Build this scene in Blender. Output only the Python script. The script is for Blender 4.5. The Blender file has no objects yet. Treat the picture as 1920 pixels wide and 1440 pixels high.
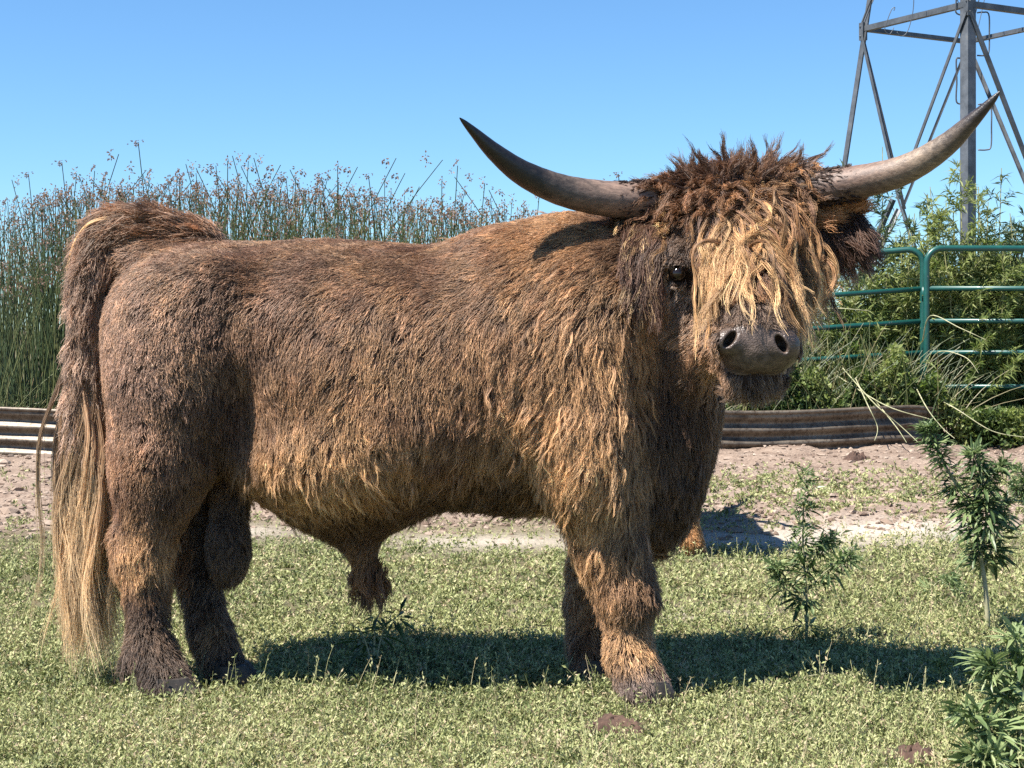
import bpy, math, random, time
import numpy as np
from mathutils import Vector, Matrix, Quaternion

T0 = time.time()
random.seed(7)
rng = np.random.default_rng(11)
scene = bpy.context.scene
coll = scene.collection

# ---------------------------------------------------------------- camera, sky, sun, exposure
CAM_H = 0.989            # camera height above the ground, metres
FOC = 3000.0             # focal length in pixels of a 1920 wide frame
HOR = 620.0              # row of the horizon in a 1920x1440 frame
cam_data = bpy.data.cameras.new("camera")
cam_data.sensor_width = 36.0
cam_data.lens = 36.0 * FOC / 1920.0
cam_data.shift_y = -(HOR - 720.0) / 1920.0 * -1.0
cam_data.clip_end = 5000.0
cam = bpy.data.objects.new("camera", cam_data)
cam.location = (0, 0, CAM_H)
cam.rotation_euler = (math.radians(90), 0, 0)
coll.objects.link(cam)
scene.camera = cam

SUN_EL = math.radians(59)
SUN_AZ = math.radians(27)        # how far the sun stands towards the camera from due left
to_sun = Vector((-math.cos(SUN_AZ) * math.cos(SUN_EL), -math.sin(SUN_AZ) * math.cos(SUN_EL), math.sin(SUN_EL)))
world = bpy.data.worlds.new("World")
scene.world = world
world.use_nodes = True
wn = world.node_tree.nodes
sky = wn.new("ShaderNodeTexSky")
sky.sky_type = 'NISHITA'
sky.sun_disc = False
sky.sun_elevation = SUN_EL
sky.sun_rotation = math.atan2(to_sun.x, to_sun.y)
sky.altitude = 300
sky.air_density = 1.0
sky.dust_density = 0.0
sky.ozone_density = 3.0
tint = wn.new("ShaderNodeMix")
tint.data_type = 'RGBA'; tint.blend_type = 'MULTIPLY'
tint.inputs[0].default_value = 1.0
tint.inputs[7].default_value = (0.70, 1.0, 1.24, 1)
world.node_tree.links.new(sky.outputs[0], tint.inputs[6])
world.node_tree.links.new(tint.outputs[2], wn["Background"].inputs[0])
wn["Background"].inputs[1].default_value = 0.056

sl = bpy.data.lights.new("sun", 'SUN')
sl.energy = 5.0
sl.angle = math.radians(0.5)
sl.color = (1.0, 0.95, 0.88)
sun = bpy.data.objects.new("sun", sl)
sun.rotation_euler = to_sun.to_track_quat('Z', 'Y').to_euler()
sun.location = (-20, -8, 30)
coll.objects.link(sun)

scene.view_settings.view_transform = 'Standard'
scene.view_settings.look = 'None'
scene.view_settings.exposure = 1.34
scene.view_settings.gamma = 1.0
scene.view_settings.use_curve_mapping = False
scene.render.engine = 'CYCLES'
scene.cycles.max_bounces = 6
scene.cycles.transparent_max_bounces = 8
scene.cycles.use_denoising = False
scene.cycles_curves.shape = 'RIBBONS'

# ---------------------------------------------------------------- helpers
def at(px, py, Y):
    """survey point: a bearing read off the 1920x1440 picture, at a real distance Y metres from the camera"""
    return np.array([(px - 960.0) / FOC * Y, Y, CAM_H + (HOR - py) / FOC * Y])

def gx(px, py):
    """the point of flat ground seen at that bearing"""
    Y = CAM_H * FOC / (py - HOR)
    return np.array([(px - 960.0) / FOC * Y, Y, 0.0])

def tag(o, label=None, cat=None, group=None, kind=None):
    if label: o["label"] = label
    if cat: o["category"] = cat
    if group: o["group"] = group
    if kind: o["kind"] = kind
    return o

def link(o, parent=None):
    coll.objects.link(o)
    if parent is not None:
        o.parent = parent
    return o

def empty(name, loc=(0, 0, 0), parent=None):
    o = bpy.data.objects.new(name, None)
    o.location = loc
    o.empty_display_size = 0.1
    return link(o, parent)

def mesh_np(name, V, F, mat=None, parent=None, smooth=False, attrs=None, loc=None, nside=None):
    """V (n,3), F (m,k) with k = 3 or 4 (one kind)"""
    me = bpy.data.meshes.new(name)
    V = np.ascontiguousarray(V, dtype=np.float32)
    if loc is not None:
        V = V - np.asarray(loc, dtype=np.float32)
    F = np.ascontiguousarray(F, dtype=np.int32)
    k = F.shape[1]
    me.vertices.add(len(V)); me.vertices.foreach_set("co", V.ravel())
    me.loops.add(F.size); me.loops.foreach_set("vertex_index", F.ravel())
    me.polygons.add(len(F))
    me.polygons.foreach_set("loop_start", np.arange(0, F.size, k, dtype=np.int32))
    me.polygons.foreach_set("loop_total", np.full(len(F), k, dtype=np.int32))
    me.polygons.foreach_set("use_smooth", np.full(len(F), bool(smooth)))
    if attrs:
        for an, arr in attrs.items():
            arr = np.ascontiguousarray(arr, dtype=np.float32)
            if arr.ndim == 1:
                a = me.attributes.new(an, 'FLOAT', 'POINT'); a.data.foreach_set("value", arr)
            else:
                a = me.attributes.new(an, 'FLOAT_COLOR', 'POINT'); a.data.foreach_set("color", arr.ravel())
    me.update(calc_edges=True)
    me.validate()
    if mat: me.materials.append(mat)
    o = bpy.data.objects.new(name, me)
    if loc is not None and parent is None:
        o.location = loc
    return link(o, parent)

class MB:
    """collects tubes, boxes and quads into one mesh"""
    def __init__(s): s.v = []; s.f = []
    def add(s, vs, fs):
        b = len(s.v)
        s.v += [tuple(map(float, p)) for p in vs]
        s.f += [tuple(i + b for i in f) for f in fs]
    def tube(s, pts, rad, n=8, cap=True):
        pts = [Vector(tuple(map(float, p))) for p in pts]
        if not hasattr(rad, '__len__'): rad = [rad] * len(pts)
        vs = []; prev = None
        for i, p in enumerate(pts):
            t = (pts[min(i + 1, len(pts) - 1)] - pts[max(i - 1, 0)]).normalized()
            if prev is None:
                a = t.orthogonal().normalized()
            else:
                a = (prev - t * prev.dot(t)).normalized()
            prev = a
            b = t.cross(a)
            for k in range(n):
                w = 2 * math.pi * k / n
                vs.append(p + (a * math.cos(w) + b * math.sin(w)) * rad[i])
        fs = []
        for i in range(len(pts) - 1):
            for k in range(n):
                k2 = (k + 1) % n
                fs.append((i * n + k, i * n + k2, (i + 1) * n + k2, (i + 1) * n + k))
        if cap:
            fs.append(tuple(range(n))[::-1])
            fs.append(tuple((len(pts) - 1) * n + k for k in range(n)))
        s.add(vs, fs)
    def box(s, c, h, R=None):
        c = Vector(tuple(map(float, c)))
        vs = []
        for x in (-1, 1):
            for y in (-1, 1):
                for z in (-1, 1):
                    d = Vector((x * h[0], y * h[1], z * h[2]))
                    if R is not None: d = R @ d
                    vs.append(c + d)
        s.add(vs, [(0, 1, 3, 2), (4, 6, 7, 5), (0, 4, 5, 1), (2, 3, 7, 6), (0, 2, 6, 4), (1, 5, 7, 3)])
    def angle_iron(s, p, q, w, t, d1, d2):
        """L section from p to q, flanges of width w and thickness t along d1 and d2"""
        p = Vector(tuple(map(float, p))); q = Vector(tuple(map(float, q)))
        ax = (q - p).normalized()
        d1 = Vector(d1); d1 = (d1 - ax * d1.dot(ax)).normalized()
        d2 = Vector(d2); d2 = (d2 - ax * d2.dot(ax)).normalized()
        prof = [(0, 0), (w, 0), (w, t), (t, t), (t, w), (0, w)]
        vs = [p + d1 * a + d2 * b for a, b in prof] + [q + d1 * a + d2 * b for a, b in prof]
        fs = [(i, (i + 1) % 6, 6 + (i + 1) % 6, 6 + i) for i in range(6)]
        fs += [(3, 2, 1, 0), (5, 4, 3, 0), (6, 7, 8, 9), (6, 9, 10, 11)]
        s.add(vs, fs)
    def build(s, name, mat, parent=None, smooth=False, loc=None):
        me = bpy.data.meshes.new(name)
        vs = s.v
        if loc is not None:
            vs = [(a - loc[0], b - loc[1], c - loc[2]) for a, b, c in vs]
        me.from_pydata(vs, [], s.f)
        if smooth:
            me.polygons.foreach_set("use_smooth", [True] * len(me.polygons))
        me.update()
        me.materials.append(mat)
        o = bpy.data.objects.new(name, me)
        if loc is not None and parent is None: o.location = loc
        return link(o, parent)

_K = rng.normal(size=(40, 3)); _K /= np.linalg.norm(_K, axis=1)[:, None]
_PH = rng.uniform(0, 6.28, size=(40, 3))
def vnoise(P, scale, octs=1, seed=0):
    """smooth scalar noise about -1..1 of points P (n,3); scale = feature size in metres"""
    out = np.zeros(len(P)); amp = 1.0; tot = 0
    for o in range(octs):
        acc = np.zeros(len(P))
        for j in range(7):
            i = (seed * 7 + j + o * 3) % 40
            f = (1.0 + 0.35 * ((j * 37 + seed * 11) % 7) / 7.0) * 5.0 / scale * (2 ** o)
            acc += np.sin((P @ _K[i]) * f + _PH[i, (seed + o) % 3] * (1 + j) + seed)
        out += amp * acc / 3.2
        tot += amp; amp *= 0.5
    return out / tot

def vec_noise(P, scale, octs=1, seed=0):
    return np.stack([vnoise(P, scale, octs, seed + k * 3 + 1) for k in range(3)], axis=1)

def norm(v):
    return v / np.maximum(np.linalg.norm(v, axis=-1, keepdims=True), 1e-9)

def sstep(a, b, x):
    t = np.clip((x - a) / (b - a), 0, 1)
    return t * t * (3 - 2 * t)

# ---------------------------------------------------------------- materials
def new_mat(name):
    m = bpy.data.materials.new(name)
    m.use_nodes = True
    nt = m.node_tree
    return m, nt.nodes, nt.links, nt.nodes["Principled BSDF"]

def noise_node(nodes, links, scale, detail=4, rough=0.6, coord='Object', vec=None):
    n = nodes.new("ShaderNodeTexNoise")
    n.inputs["Scale"].default_value = scale
    n.inputs["Detail"].default_value = detail
    n.inputs["Roughness"].default_value = rough
    if vec is None:
        tc = nodes.new("ShaderNodeTexCoord")
        links.new(tc.outputs[coord], n.inputs["Vector"])
    else:
        links.new(vec, n.inputs["Vector"])
    return n

def ramp(nodes, links, src, stops):
    r = nodes.new("ShaderNodeValToRGB")
    el = r.color_ramp.elements
    while len(el) < len(stops): el.new(0.5)
    for e, (p, c) in zip(el, stops):
        e.position = p; e.color = (*c, 1) if len(c) == 3 else c
    links.new(src, r.inputs[0])
    return r

def bump(nodes, links, src, strength, dist, bsdf):
    b = nodes.new("ShaderNodeBump")
    b.inputs["Strength"].default_value = strength
    b.inputs["Distance"].default_value = dist
    links.new(src, b.inputs["Height"])
    links.new(b.outputs[0], bsdf.inputs["Normal"])
    return b

def simple_mat(name, stops, scale=8.0, rough=0.7, metallic=0.0, bump_s=0.3, bump_d=0.01, detail=5, spec=0.5, nrough=0.6):
    m, n, l, b = new_mat(name)
    nz = noise_node(n, l, scale, detail, nrough)
    r = ramp(n, l, nz.outputs[0], stops)
    l.new(r.outputs[0], b.inputs["Base Color"])
    b.inputs["Roughness"].default_value = rough
    b.inputs["Metallic"].default_value = metallic
    b.inputs["Specular IOR Level"].default_value = spec
    if bump_s: bump(n, l, nz.outputs[0], bump_s, bump_d, b)
    return m

def leaf_mat(name, stops, trans=0.35, rough=0.5, spec=0.3):
    """colour from the per-leaf value 'var', light passes through the blade"""
    m, n, l, b = new_mat(name)
    a = n.new("ShaderNodeAttribute"); a.attribute_name = "var"
    r = ramp(n, l, a.outputs["Fac"], stops)
    l.new(r.outputs[0], b.inputs["Base Color"])
    b.inputs["Roughness"].default_value = rough
    b.inputs["Specular IOR Level"].default_value = spec
    tr = n.new("ShaderNodeBsdfTranslucent")
    hs = n.new("ShaderNodeHueSaturation")
    hs.inputs["Saturation"].default_value = 1.15; hs.inputs["Value"].default_value = 1.1
    l.new(r.outputs[0], hs.inputs["Color"]); l.new(hs.outputs[0], tr.inputs[0])
    mx = n.new("ShaderNodeMixShader"); mx.inputs[0].default_value = trans
    l.new(b.outputs[0], mx.inputs[1]); l.new(tr.outputs[0], mx.inputs[2])
    l.new(mx.outputs[0], n["Material Output"].inputs[0])
    return m

def hair_mat(name, rough=0.45, gain=0.18):
    m = bpy.data.materials.new(name); m.use_nodes = True
    n = m.node_tree.nodes; l = m.node_tree.links
    h = n["Principled BSDF"]
    h.inputs["Roughness"].default_value = rough
    h.inputs["Specular IOR Level"].default_value = 0.35
    h.inputs["Sheen Weight"].default_value = 0.0
    a = n.new("ShaderNodeAttribute"); a.attribute_name = "col"
    sc_ = n.new("ShaderNodeMix"); sc_.data_type = 'RGBA'; sc_.blend_type = 'MULTIPLY'; sc_.inputs[0].default_value = 1.0
    sc_.inputs[7].default_value = (1.55, 1.55, 1.52, 1)
    l.new(a.outputs["Color"], sc_.inputs[6])
    l.new(sc_.outputs[2], h.inputs["Base Color"])
    hp = n.new("ShaderNodeBsdfHairPrincipled"); hp.parametrization = 'COLOR'
    hp.inputs["Roughness"].default_value = .4; hp.inputs["Radial Roughness"].default_value = 0.6
    l.new(a.outputs["Color"], hp.inputs["Color"])
    mx = n.new("ShaderNodeMixShader"); mx.inputs[0].default_value = gain
    l.new(h.outputs[0], mx.inputs[1]); l.new(hp.outputs[0], mx.inputs[2])
    l.new(mx.outputs[0], n["Material Output"].inputs[0])
    return m
# ================================================================ GROUND
def ground_h(X, Y):
    """height of the ground sheet: flat pasture, trampled mud with clods, a slight bank against the tank"""
    P = np.stack([X, Y, np.zeros_like(X)], 1)
    edge = 8.0 + .5 * vnoise(P, 2.5, 2, 4)
    mud = sstep(edge - .5, edge + .4, Y) * (1 - sstep(17, 22, Y))
    near = 1 - sstep(18, 30, np.abs(Y))
    h = .010 * vnoise(P, 1.2, 2, 1) * near
    h += mud * (.9) * (.018 * vnoise(P, .55, 3, 2) + .010 * vnoise(P, .17, 2, 7) + .007 * np.abs(vnoise(P, .06, 1, 9)))
    # churned bank right of centre, in front of the tank's dark side
    h += .05 * np.exp(-((X - 2.9) / 1.6) ** 2 - ((Y - 12.2) / .9) ** 2) * near
    h += mud * .05 * np.exp(-((Y - 12.15 - .07 * np.maximum(X, 0) ** 1.75) / .28) ** 2) * (.5 + .9 * vnoise(P, 1.1, 2, 12)) * near
    return h, mud

def ground_grid():
    ys = np.concatenate([np.linspace(-12, 2.6, 12)[:-1], 2.6 * (22 / 2.6) ** np.linspace(0, 1, 520), 22 * (2500 / 22) ** np.linspace(0, 1, 26)[1:]])
    us = np.concatenate([np.linspace(-30, -.46, 16)[:-1], np.linspace(-.46, .46, 420), np.linspace(.46, 30, 16)[1:]])
    Yg, U = np.meshgrid(ys, us, indexing='ij')
    Xg = U * np.maximum(np.abs(Yg), 3.0)
    X = Xg.ravel(); Y = Yg.ravel()
    h, mud = ground_h(X, Y)
    V = np.stack([X, Y, h], 1)
    a, b = Yg.shape
    i = np.arange(a * b).reshape(a, b)
    F = np.stack([i[:-1, :-1].ravel(), i[:-1, 1:].ravel(), i[1:, 1:].ravel(), i[1:, :-1].ravel()], 1)
    # white sandy soil patches between grass and mud
    sand = np.clip(np.exp(-((X - 1.15) / .62) ** 2 - ((Y - 7.55) / .50) ** 2) + np.exp(-((X - 1.95) / .45) ** 2 - ((Y - 8.0) / .45) ** 2) + .8 * np.exp(-((X + .1) / .5) ** 2 - ((Y - 7.5) / .3) ** 2)
                   + .8 * np.exp(-((X + 1.4) / .3) ** 2 - ((Y - 7.8) / .25) ** 2) + .7 * np.exp(-((X - .5) / .4) ** 2 - ((Y - 5.6) / .12) ** 2), 0, 1)
    wet = np.exp(-((X - 4.0) / .9) ** 2 - ((Y - 13.6) / 1.0) ** 2)
    return V, F, mud, sand, wet

m_ground, n, l, b = new_mat("pasture_soil")
am = n.new("ShaderNodeAttribute"); am.attribute_name = "mud"
asd = n.new("ShaderNodeAttribute"); asd.attribute_name = "sand"
aw = n.new("ShaderNodeAttribute"); aw.attribute_name = "wet"
nz = noise_node(n, l, 3.5, 8, 0.65)
nf = noise_node(n, l, 45, 5, 0.7)
r_soil = ramp(n, l, nz.outputs[0], [(0.3, (.09, .08, .04)), (0.55, (.15, .13, .075)), (0.75, (.22, .19, .12))])
r_mud = ramp(n, l, nz.outputs[0], [(0.32, (.16, .112, .086)), (0.5, (.26, .195, .150)), (0.7, (.33, .26, .205))])
r_f = ramp(n, l, nf.outputs[0], [(0.30, (.45, .45, .45)), (0.55, (1, 1, 1)), (0.75, (1.25, 1.25, 1.25))])
def mixc(a, bb, f, bt='MIX'):
    mx = n.new("ShaderNodeMix"); mx.data_type = 'RGBA'; mx.blend_type = bt
    if isinstance(f, float): mx.inputs[0].default_value = f
    else: l.new(f, mx.inputs[0])
    for s, q in ((6, a), (7, bb)):
        if isinstance(q, tuple): mx.inputs[s].default_value = (*q, 1)
        else: l.new(q, mx.inputs[s])
    return mx.outputs[2]
c1 = mixc(r_soil.outputs[0], r_mud.outputs[0], am.outputs["Fac"])
c2 = mixc(c1, (.45, .395, .325), asd.outputs["Fac"])
c3 = mixc(c2, (.13, .09, .07), aw.outputs["Fac"])
c4 = mixc(c3, r_f.outputs[0], .8, 'MULTIPLY')
l.new(c4, b.inputs["Base Color"])
b.inputs["Roughness"].default_value = .95
b.inputs["Specular IOR Level"].default_value = .15
bump(n, l, nf.outputs[0], .7, .02, b)
V, F, mud, sand, wet = ground_grid()
g = mesh_np("ground", V, F, m_ground, smooth=True, attrs={"mud": mud, "sand": sand, "wet": wet})
tag(g, kind="structure")

# clods of trampled mud lying on it
def ico():
    t = (1 + 5 ** .5) / 2
    v = norm(np.array([(-1, t, 0), (1, t, 0), (-1, -t, 0), (1, -t, 0), (0, -1, t), (0, 1, t), (0, -1, -t), (0, 1, -t), (t, 0, -1), (t, 0, 1), (-t, 0, -1), (-t, 0, 1)], float))
    f = np.array([(0, 11, 5), (0, 5, 1), (0, 1, 7), (0, 7, 10), (0, 10, 11), (1, 5, 9), (5, 11, 4), (11, 10, 2), (10, 7, 6), (7, 1, 8), (3, 9, 4), (3, 4, 2), (3, 2, 6), (3, 6, 8), (3, 8, 9), (4, 9, 5), (2, 4, 11), (6, 2, 10), (8, 6, 7), (9, 8, 1)])
    return v, f
m_clod, n, l, b = new_mat("dry_mud_clods")
a_ = n.new("ShaderNodeAttribute"); a_.attribute_name = "var"
nf = noise_node(n, l, 60, 4, .7)
r = ramp(n, l, a_.outputs["Fac"], [(0, (.12, .083, .062)), (.5, (.25, .188, .145)), (1, (.34, .27, .215))])
l.new(r.outputs[0], b.inputs["Base Color"]); b.inputs["Roughness"].default_value = .95; b.inputs["Specular IOR Level"].default_value = .1
bump(n, l, nf.outputs[0], .6, .01, b)
def clods():
    n = 15000
    Y = 7.2 * (15.0 / 7.2) ** rng.random(n)
    X = rng.uniform(-.40, .40, n) * Y
    h, mud = ground_h(X, Y)
    k = rng.random(n) < mud * .95 + .03
    X, Y, h = X[k], Y[k], h[k]; n = len(X)
    iv, if_ = ico()
    s = .006 + .014 * rng.random(n) ** 3
    big = rng.random(n) < .004
    s = np.where(big, rng.uniform(.025, .045, n), s)
    sc = s[:, None] * rng.uniform(.7, 1.5, (n, 3)) * np.array([1.2, 1.2, .62])
    V = iv[None] * sc[:, None] * (1 + .28 * rng.normal(size=(n, 12, 1)))
    V += np.stack([X, Y, h + s * .15], 1)[:, None]
    F = (if_[None] + (np.arange(n) * 12)[:, None, None]).reshape(-1, 3)
    o = mesh_np("mud_clods", V.reshape(-1, 3), F, m_clod, attrs={"var": np.repeat(rng.random(n), 12)})
    tag(o, "dry pinkish clods of trampled mud strewn between the grass and the metal tank", "mud", kind="stuff")
clods()

# ================================================================ STOCK TANK
m_tank, n, l, b = new_mat("galvanised_steel")
nz = noise_node(n, l, 5, 6, .7); nz2 = noise_node(n, l, 30, 5, .7)
r = ramp(n, l, nz.outputs[0], [(.32, (.05, .038, .028)), (.47, (.14, .112, .082)), (.7, (.215, .18, .135))])
r2 = ramp(n, l, nz2.outputs[0], [(.36, (.35, .27, .21)), (.5, (1, 1, 1))])
mx = n.new("ShaderNodeMix"); mx.data_type = 'RGBA'; mx.blend_type = 'MULTIPLY'; mx.inputs[0].default_value = .8
l.new(r.outputs[0], mx.inputs[6]); l.new(r2.outputs[0], mx.inputs[7]); l.new(mx.outputs[2], b.inputs["Base Color"])
b.inputs["Metallic"].default_value = .35; b.inputs["Roughness"].default_value = .5
bump(n, l, nz2.outputs[0], .3, .004, b)

def tank_plan():
    """plan of the oblong tank: a long front wall bowed slightly outwards, a tight turn at its right end"""
    pts = []
    A = np.array([-8.6, 14.2]); 
    for s in np.linspace(0, 1, 60):
        x = -8.6 + s * 11.75
        pts.append((x, 12.30 + .034 * min(x + .8, 0) ** 2 + .070 * max(x + .2, 0) ** 1.75))
    x0, y0 = pts[-1]
    for s in np.linspace(0, 1, 22)[1:]:
        w = -math.pi / 2 + .25 + s * (math.pi * .62)
        pts.append((x0 - .62 * math.cos(-math.pi / 2 + .25) + .62 * math.cos(w), y0 - .62 * math.sin(-math.pi / 2 + .25) + .62 * math.sin(w)))
    x1, y1 = pts[-1]
    pts.append((x1 - 2.5, y1 + 3.2)); pts.append((-8.6, 19.5)); pts.append((-9.8, 17)); pts.append((-9.6, 15.2))
    return pts
TP = tank_plan()
def tank():
    root = empty("stock_tank", (-.8, 12.35, 0))
    tag(root, "low corrugated metal stock tank overgrown with rushes behind the bull", "tank")
    m = len(TP)
    # outward normals
    nor = []
    for i in range(m):
        a = np.array(TP[i - 1]); c = np.array(TP[(i + 1) % m]); t = c - a; t /= np.linalg.norm(t)
        nor.append((t[1], -t[0]))
    H = .355
    nr = 40; vs = []
    for j in range(nr + 1):
        z = -.06 + (H + .06) * j / nr
        off = .019 * math.sin(2 * math.pi * z / .105 + 1.0)
        if j >= nr - 1: off = .018
        for i in range(m):
            dent = .004 * math.sin(i * 1.7) * math.sin(j * .3)
            vs.append((TP[i][0] + nor[i][0] * (off + dent), TP[i][1] + nor[i][1] * (off + dent), z - .015 * math.sin(i * .5)))
    fs = [(j * m + i, j * m + (i + 1) % m, (j + 1) * m + (i + 1) % m, (j + 1) * m + i) for j in range(nr) for i in range(m)]
    o = mesh_np("wall", np.array(vs), np.array(fs), m_tank, root, smooth=True, loc=root.location)
    so = o.modifiers.new("thickness", 'SOLIDIFY'); so.thickness = .006
    rm = MB()
    rm.tube([(p[0] + q[0] * .014, p[1] + q[1] * .014, H + .004 - .015 * math.sin(i * .5)) for i, (p, q) in enumerate(zip(TP, nor))][:-4], .017, 8)
    rm.build("rim", m_tank, root, smooth=True, loc=root.location)
    for i in (10, 22, 31, 40):
        sm = MB()
        p, q = TP[i], nor[i]
        sm.box((p[0] + q[0] * .022, p[1] + q[1] * .022, H / 2), (.022, .005, H / 2), Matrix.Rotation(math.atan2(q[1], q[0]) + math.pi / 2, 3, 'Z'))
        for z in np.linspace(.06, H - .05, 6):
            sm.box((p[0] + q[0] * .030, p[1] + q[1] * .030, z), (.008, .006, .008))
        sm.build("seam_strip", m_tank, root, loc=root.location)
    # silt and water inside
    wm, n, l, b = new_mat("silty_water")
    b.inputs["Base Color"].default_value = (.03, .035, .02, 1); b.inputs["Roughness"].default_value = .12
    me = bpy.data.meshes.new("water"); me.from_pydata([(p[0] - q[0] * .01, p[1] - q[1] * .01, .24) for p, q in zip(TP, nor)], [], [tuple(range(m))]); me.materials.append(wm); me.update()
    w = bpy.data.objects.new("water", me); tag(w, kind="structure"); link(w)
tank()
# ================================================================ RUSHES
m_rush = leaf_mat("rush_stem", [(0, (.028, .048, .018)), (.45, (.062, .084, .032)), (.72, (.11, .12, .045)), (1, (.25, .20, .11))], .12, .5)
m_flower = leaf_mat("rush_flower", [(0, (.17, .10, .07)), (.5, (.30, .20, .145)), (1, (.42, .32, .25))], .3, .8)

def stems_np(B, Tp, bend, r, K=5, ns=3):
    """many tapered bent stems at once: base B, tip Tp, sideways bend vector -> V, F, per-vertex id"""
    n = len(B); t = np.linspace(0, 1, K)[None, :, None]
    C = B[:, None] * (1 - t) + Tp[:, None] * t + bend[:, None] * (t ** 2.2)
    d = norm(Tp - B); a = norm(np.cross(d, np.array([.2, 1., .1]))); b2 = np.cross(d, a)
    w = np.arange(ns) * 2 * math.pi / ns
    ring = a[:, None] * np.cos(w)[None, :, None] + b2[:, None] * np.sin(w)[None, :, None]
    rad = (r[:, None] * np.linspace(1, .45, K)[None])[:, :, None, None]
    V = C[:, :, None] + ring[:, None] * rad
    i = np.arange(n)[:, None, None] * K * ns + np.arange(K - 1)[None, :, None] * ns
    k = np.arange(ns)[None, None]; k2 = (k + 1) % ns
    F = np.stack([i + k, i + k2, i + ns + k2, i + ns + k], -1).reshape(-1, 4)
    return V.reshape(-1, 3), F, np.repeat(np.arange(n), K * ns), C

def blades_np(P, D, Nn, L, W, bendz=0.25):
    """narrow pointed leaves of two quads: root P, direction D, face normal Nn"""
    S = norm(np.cross(D, Nn)); n = len(P)
    L = L[:, None]; W = W[:, None]
    down = np.array([0, 0, -1.0]) * L * bendz
    V = np.stack([P, P + D * L * .4 + S * W * .5 + Nn * W * .12, P + D * L * .4 - S * W * .5 + Nn * W * .12, P + D * L + down], 1)
    F = np.array([0, 1, 3, 2])[None] + (np.arange(n) * 4)[:, None]
    return V.reshape(-1, 3), F

def flower_pts(C, n_each, size, spread):
    """drooping clusters of brown spikelets at points C"""
    n = len(C); m = n_each
    off = rng.normal(size=(n, m, 3)) * spread * np.array([1, 1, 1.2])
    off[:, :, 2] -= spread * .3
    P = (C[:, None] + off).reshape(-1, 3)
    D = norm(off.reshape(-1, 3) + np.array([0, 0, -.3]) * spread)
    Nn = norm(np.cross(D, rng.normal(size=P.shape)))
    L = size * rng.uniform(.7, 1.4, len(P)); W = L * rng.uniform(.4, .65, len(P))
    V1, F1 = blades_np(P - D * L[:, None] * .5, D, Nn, L, W, .05)
    V2, F2 = blades_np(P - D * L[:, None] * .5, D, norm(np.cross(D, Nn)), L, W, .05)
    return np.concatenate([V1, V2]), np.concatenate([F1, F2 + len(V1)])

def top_row(px):
    """row of the rush tops against the sky, read off the photograph"""
    return np.interp(px, [0, 60, 200, 330, 480, 640, 800, 950, 1100, 1250], [395, 372, 338, 338, 338, 352, 372, 392, 405, 430])

def rush_spots(n, x0=-20, x1=1250, y0=12.75, y1=15.5):
    px = rng.uniform(x0, x1, n); Y = y0 + (y1 - y0) * rng.random(n)
    Y = Y + .034 * np.maximum(-((px - 960) / FOC * Y) - .8, 0) ** 2 * .9
    return px, Y

# one mass for the bed, the tall ones as plants of their own
def rush_mass():
    n = 3500
    px, Y = rush_spots(n)
    B = np.stack([(px - 960) / FOC * Y, Y, np.full(n, .2)], 1)
    top = top_row(px) + 6 + 165 * rng.random(n) ** 1.1
    Z = CAM_H + (HOR - top) / FOC * Y
    ln = Z - .2
    lean = rng.normal(0, .085, n); lean = np.where(rng.random(n) < .08, rng.normal(0, .35, n), lean)
    T = B + np.stack([lean * ln, rng.normal(0, .05, n) * ln, ln], 1)
    bend = np.stack([lean * ln * .5, np.zeros(n), -np.abs(lean) * ln * .2], 1)
    V, F, idd, C = stems_np(B, T, bend, rng.uniform(.0040, .0075, n))
    var = np.clip(rng.random(n) * .75 + (rng.random(n) < .06) * .3, 0, 1)
    # fallen and dry leaning stalks low in the bed
    o = mesh_np("rush_bed", V, F, m_rush, attrs={"var": var[idd]})
    tag(o, "dense dark green bed of tall rushes growing in the metal tank", "rushes", kind="stuff")
    sel = rng.random(n) < .85
    V, F = flower_pts(C[sel, -1], 8, .021, .024)
    o2 = mesh_np("flower_heads", V, F, m_flower, o, attrs={"var": np.repeat(rng.random(len(V) // 4), 4)})
    o2["kind"] = "stuff"
    # broken pale stalks and grass at the foot
    n = 1500
    px, Y = rush_spots(n, -20, 1330, 12.62, 13.4)
    B = np.stack([(px - 960) / FOC * Y, Y, np.full(n, .22)], 1)
    ln = rng.uniform(.12, .5, n); a = rng.normal(0, .55, n)
    T = B + np.stack([np.sin(a) * ln, rng.normal(0, .1, n) * ln - .02, np.cos(a) * ln], 1)
    V, F, idd, C = stems_np(B, T, np.stack([np.sin(a) * ln * .3, 0 * a, -.1 * ln], 1), rng.uniform(.003, .007, n), 4)
    o3 = mesh_np("dry_stalks", V, F, m_rush, o, attrs={"var": np.clip(rng.beta(1.5, 1, n), 0, 1)[idd]})
    o3["kind"] = "stuff"
rush_mass()

def rush_protos():
    out = []
    for k in range(10):
        h = 1.0; lean = [0, .03, -.04, .10, -.09, .16, -.15, .02, -.22, .24][k]
        B = np.array([[0, 0, 0.]]); T = np.array([[lean, 0, h]])
        V, F, idd, C = stems_np(B, T, np.array([[lean * .8, .02, -abs(lean) * .15]]), np.array([.0031]), 9, 4)
        st = mesh_np("stem", V, F, m_rush, attrs={"var": np.full(len(V), rng.uniform(.1, .6))})
        tips = np.repeat(C[:, -1], 3, 0) + rng.normal(size=(3, 3)) * .008
        Vf, Ff = flower_pts(tips, 6, .0095, .0085)
        fl = mesh_np("flower_head", Vf, Ff, m_flower, attrs={"var": np.repeat(rng.random(len(Vf) // 4), 4)})
        ms, mf = st.data, fl.data
        bpy.data.objects.remove(st); bpy.data.objects.remove(fl)
        out.append((ms, mf, C[0, -1, 0]))
    return out
RP = rush_protos()
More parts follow.
